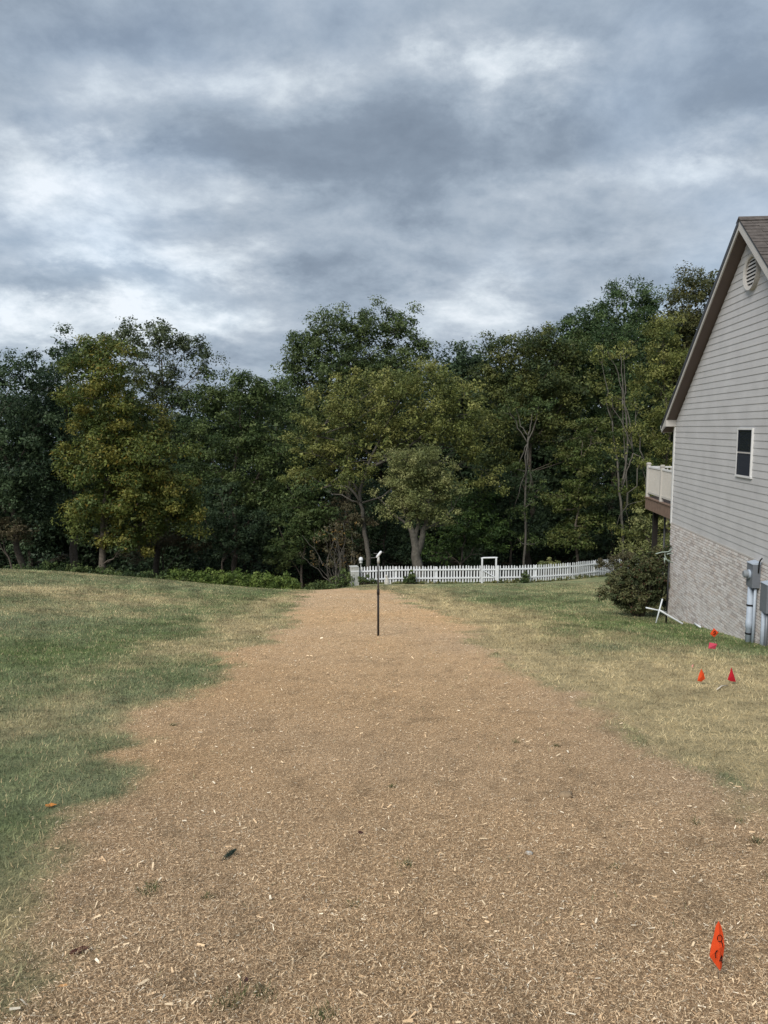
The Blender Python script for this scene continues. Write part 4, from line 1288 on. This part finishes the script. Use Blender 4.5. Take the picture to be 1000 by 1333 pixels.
# ------------------------------------------------------------------ loose things on the ground
def ground_litter():
    def leaf_thing(name, label, px, py, L, W, col, rot, seed, curl=.3, cat='leaf', lobes=0):
        p = hit(px, py); r = np.random.default_rng(seed)
        n = 18; th = np.linspace(0, 2 * pi, n, endpoint=False)
        rad = 1 + lobes * .35 * np.cos(5 * th) + r.normal(0, .05, n)
        x = L / 2 * np.cos(th) * rad; y = W / 2 * np.sin(th) * rad
        z = .008 + curl * (np.abs(y) + .35 * np.abs(x)) * (.7 + .6 * r.random(n))
        V = np.concatenate([np.stack([x, y, z], -1), [[0, 0, .006]]])
        me = make_mesh(name, V, [np.array([(i, (i + 1) % n, n) for i in range(n)])])
        o = link(name, me, mat(name + '_skin', col, .7, .3, 60, transl=.1)); o.location = p; o.rotation_euler = (0, 0, rot)
        return tag(o, label, cat)
    leaf_thing('fallen_leaf', 'curled orange fallen leaf on the grass edge', 66, 1051, .065, .045, (.50, .20, .045), .4, 1, lobes=.6)
    leaf_thing('fallen_leaf', 'dark brown curled fallen leaf in the middle of the wood chips', 469, 1087, .040, .028, (.045, .015, .010), 2.6, 2, .5)
    leaf_thing('fallen_leaf', 'reddish brown fallen leaf lying on chips near the left grass', 103, 1243, .075, .035, (.085, .032, .022), .6, 3, .4)
    leaf_thing('fallen_leaf', 'pale orange fallen leaf scrap on the wood chips', 82, 1288, .035, .016, (.55, .30, .12), .1, 4, .3)
    leaf_thing('fallen_leaf', 'dark purple-brown leaf beside the low green weeds', 318, 1280, .045, .03, (.06, .025, .025), 1.9, 5, .5)
    # evergreen sprig
    p = hit(298, 1117); r = np.random.default_rng(9)
    t = thing('evergreen_sprig', 'small dark blue-green evergreen sprig lying on the wood chips', 'sprig', p, radians(62))
    m = MB(); m.tube([(-.055, 0, .012), (0, .003, .018), (.055, 0, .012)], [.003, .0025, .0015], 5); m.build('twig', M['bark'], t)
    n = 420; s = r.uniform(-.05, .06, n); a = r.uniform(0, 2 * pi, n); d = np.stack([np.full(n, .5), np.cos(a), np.abs(np.sin(a)) * .8], -1)
    d /= np.linalg.norm(d, axis=1, keepdims=True); b = np.stack([s, np.zeros(n), np.full(n, .015)], -1)
    L = (.030 * (1 - .6 * np.abs(s) / .06))[:, None]; w = np.cross(d, rdir(r, n)) * .0016
    V = np.stack([b - w, b + w, b + d * L], 1).reshape(-1, 3)
    cc = np.array([.030, .055, .042])[None] * (.6 + .8 * r.random(n))[:, None]
    link('needles', make_mesh('needles', V, [np.arange(3 * n).reshape(-1, 3)], np.repeat(cc, 3, 0)), M['leaf'], t)
    # stick and stones
    a, b = hit(933, 900), hit(947, 894)
    t = tag(MB().tube([(0, 0, .02), tuple((b - a) * .5 + np.array([0, .02, .03])), tuple(b - a + np.array([0, 0, .02]))], [.007, .009, .005], 7).build('dry_stick', mat('bleached_wood', (.55, .50, .42), .8, .2, 20), None, True),
            'pale bleached stick lying in the dry grass below the two triangular flags', 'stick'); t.location = a
    for (px, py, s, lab) in ((689, 1113, .022, 'white stone chip lying in the middle of the wood chips'), (736, 1038, .05, 'tan clod of earth lying on the wood chips')):
        p = hit(px, py); r = np.random.default_rng(int(px))
        th, ph = np.meshgrid(np.linspace(0, 2 * pi, 9)[:-1], np.linspace(.15, pi - .15, 6))
        rr = 1 + r.normal(0, .12, th.shape)
        V = np.stack([np.cos(th) * np.sin(ph) * rr * s, np.sin(th) * np.sin(ph) * rr * s * .8, np.cos(ph) * rr * s * .55], -1).reshape(-1, 3)
        Q = [(i * 8 + j, i * 8 + (j + 1) % 8, (i + 1) * 8 + (j + 1) % 8, (i + 1) * 8 + j) for i in range(5) for j in range(8)]
        m = MB().add(V, Q, [(0, j + 1, j) for j in range(1, 7)] + [(40, 40 + j, 41 + j) for j in range(1, 7)])
        o = m.build('stone', M['stone'] if s < .03 else mat('clod', (.26, .19, .12), .95, .3, 40), None, True); o.location = p + np.array([0, 0, s * .25]); tag(o, lab, 'stone')


ground_litter()

# ------------------------------------------------------------------ chips, straw and grass, as real slivers and blades
def sample_wedge(r, n, y0, y1, power, half=.58):
    """points on the ground in front, denser near by"""
    u = r.random(n); a = 2 - power                       # density per area ~ y^-power over a wedge of width ~ y
    y = (y0 ** a + u * (y1 ** a - y0 ** a)) ** (1 / a) if abs(a) > 1e-6 else y0 * (y1 / y0) ** u
    x = r.uniform(-1, 1, n) * (half * y + .5)
    return x, y


def build_chips():
    r = np.random.default_rng(500)
    x, y = sample_wedge(r, 1050000, 1.5, 34, 1.9)
    k = chips_mask(x, y); keep = r.random(len(x)) < k ** 1.2 * .98 + .012
    x, y = x[keep], y[keep]; n = len(x)
    far = np.clip(y / 6, 1, 4.0)
    kind = r.random(n)
    L = r.lognormal(math.log(.0085), .40, n); W = r.uniform(.0014, .0038, n)                # crumbs
    fb = kind < .30; L[fb] = r.lognormal(math.log(.021), .42, fb.sum()); W[fb] = r.uniform(.0008, .0019, fb.sum())   # fibres
    bg = kind > .978; L[bg] = r.lognormal(math.log(.016), .35, bg.sum()); W[bg] = L[bg] * r.uniform(.18, .42, bg.sum())  # chips
    L = np.minimum(L, .06) * far ** .5; W = W * far ** .55
    a = r.uniform(0, 2 * pi, n); tilt = r.normal(0, .28, n); roll = r.normal(0, .45, n)
    d = np.stack([np.cos(a) * np.cos(tilt), np.sin(a) * np.cos(tilt), np.sin(tilt)], -1)
    s = np.stack([-np.sin(a) * np.cos(roll), np.cos(a) * np.cos(roll), np.sin(roll)], -1)
    P = np.stack([x, y, ground(x, y) + .004 + np.abs(np.sin(tilt)) * L * .5 + r.random(n) * .012], -1)
    bend = (r.normal(0, .16, n) * L)[:, None] * s
    e0 = P - d * (L / 2)[:, None]; e1 = P + d * (L / 2)[:, None]
    w = s * (W / 2)[:, None]
    q = r.uniform(.25, 1, n)[:, None]; q2 = r.uniform(.25, 1, n)[:, None]
    V = np.stack([e0 - w, e1 - w * q + bend, e1 + w * q2 + bend, e0 + w * .8], 1)
    pal = np.array([[.11, .072, .042], [.29, .200, .118], [.53, .362, .214], [.655, .468, .286], [.74, .575, .380], [.85, .74, .57]])
    wt = np.array([.20, .18, .22, .22, .14, .04])
    ci = r.choice(6, n, p=wt / wt.sum()); ci[(L > .03 * far ** .5) & (ci == 5) & (r.random(n) < .6)] = 3; ci[bg] = r.choice([3, 4, 5], bg.sum(), p=[.45, .38, .17])
    c = pal[ci] * (.85 + .3 * r.random(n))[:, None]
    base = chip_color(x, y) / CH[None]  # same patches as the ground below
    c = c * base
    o = link('wood_chips', make_mesh('wood_chips', V.reshape(-1, 3), [np.arange(4 * n).reshape(-1, 4)], np.repeat(c, 4, 0)), M['chip'])
    tag(o, 'loose tan wood chips and shredded mulch covering the broad path', 'wood chips', kind='stuff')
    return n


def build_grass():
    r = np.random.default_rng(510)
    x, y = sample_wedge(r, 760000, 1.6, 46, 1.25)
    k = chips_mask(x, y)
    keep = (r.random(len(x)) < (1 - k) ** 1.5 + .006) & (y < 43 - 0 * x)
    # none under the house
    hx = cos(TH) * (x - HX) - sin(TH) * (y - HY)
    ly = sin(TH) * (x - HX) + cos(TH) * (y - HY)
    keep &= ~((hx > -.06) & (ly < .1))
    x, y, k = x[keep], y[keep], k[keep]; n = len(x)
    dry, gr = lawn_fields(x, y)
    far = np.clip(y / 6, .8, 5)
    h = r.uniform(.022, .055, n) * (1 - .35 * dry) * far ** .18
    w = r.uniform(.0020, .0040, n) * far ** .9
    a = r.uniform(0, 2 * pi, n); lean = np.clip(r.normal(.65, .35, n) + .5 * dry, .05, 1.45)
    d = np.stack([np.cos(a) * np.sin(lean), np.sin(a) * np.sin(lean), np.cos(lean)], -1)
    b = r.uniform(0, 2 * pi, n); s = np.stack([np.cos(b), np.sin(b), np.zeros(n)], -1) * w[:, None]
    P = np.stack([x, y, ground(x, y) - .004], -1)
    L = h * (1 + .9 * dry)
    V = np.stack([P - s, P + s, P + d * L[:, None]], 1)
    c = lawn_color(x, y)
    st = (r.random(n) < .10 + .30 * dry)[:, None]
    c = np.where(st, np.array([.44, .36, .21])[None], c)
    c = c * (.55 + .9 * r.random(n))[:, None] * (.45 + 1.1 * fbm(x, y, .11 + .012 * y, 2, 66))[:, None]
    o = link('grass', make_mesh('grass', V.reshape(-1, 3), [np.arange(3 * n).reshape(-1, 3)], np.repeat(c, 3, 0)), M['grass'])
    tag(o, 'short patchy lawn grass, part green and part straw dry', 'grass', kind='stuff')
    return n


def tufts():
    r = np.random.default_rng(520)
    spots = [(529, 1127, .07), (295, 1312, .10), (340, 1300, .09), (460, 1180, .05), (270, 1170, .05), (190, 1165, .09), (905, 1072, .07), (965, 1072, .05), (985, 1098, .08), (672, 967, .06), (725, 972, .06), (1010, 1150, .08),
             (510, 1025, .05), (645, 852, .12), (225, 945, .06), (200, 1155, .06), (800, 1130, .05), (420, 1325, .08)]
    labs = set()
    for i, (px, py, s) in enumerate(spots):
        p = hit(px, py); n = 70
        a = r.uniform(0, 2 * pi, n); ln = np.abs(r.normal(.8, .35, n)); h = r.uniform(.4, 1, n) * s * .7
        b = np.stack([r.normal(0, s * .28, n), r.normal(0, s * .28, n), np.zeros(n)], -1)
        d = np.stack([np.cos(a) * np.sin(ln), np.sin(a) * np.sin(ln), np.abs(np.cos(ln))], -1) * h[:, None]
        w = np.stack([-np.sin(a), np.cos(a), np.zeros(n)], -1) * .0022
        V = np.stack([b - w, b + w, b + d], 1).reshape(-1, 3)
        c = np.array([.075, .095, .035])[None] * (.6 + .8 * r.random(n))[:, None]
        c[r.random(n) < .3] = (.25, .20, .11)
        o = link('grass_tuft', make_mesh('grass_tuft', V, [np.arange(3 * n).reshape(-1, 3)], np.repeat(c, 3, 0)), M['grass']); o.location = p
        tag(o, 'small tuft of grass poking up through the wood chips', 'grass tuft', 'grass tufts in the wood chips')


nc = build_chips(); ng = build_grass(); tufts()
import sys; print('leaves', N_LEAF, 'chips', nc, 'grass', ng)
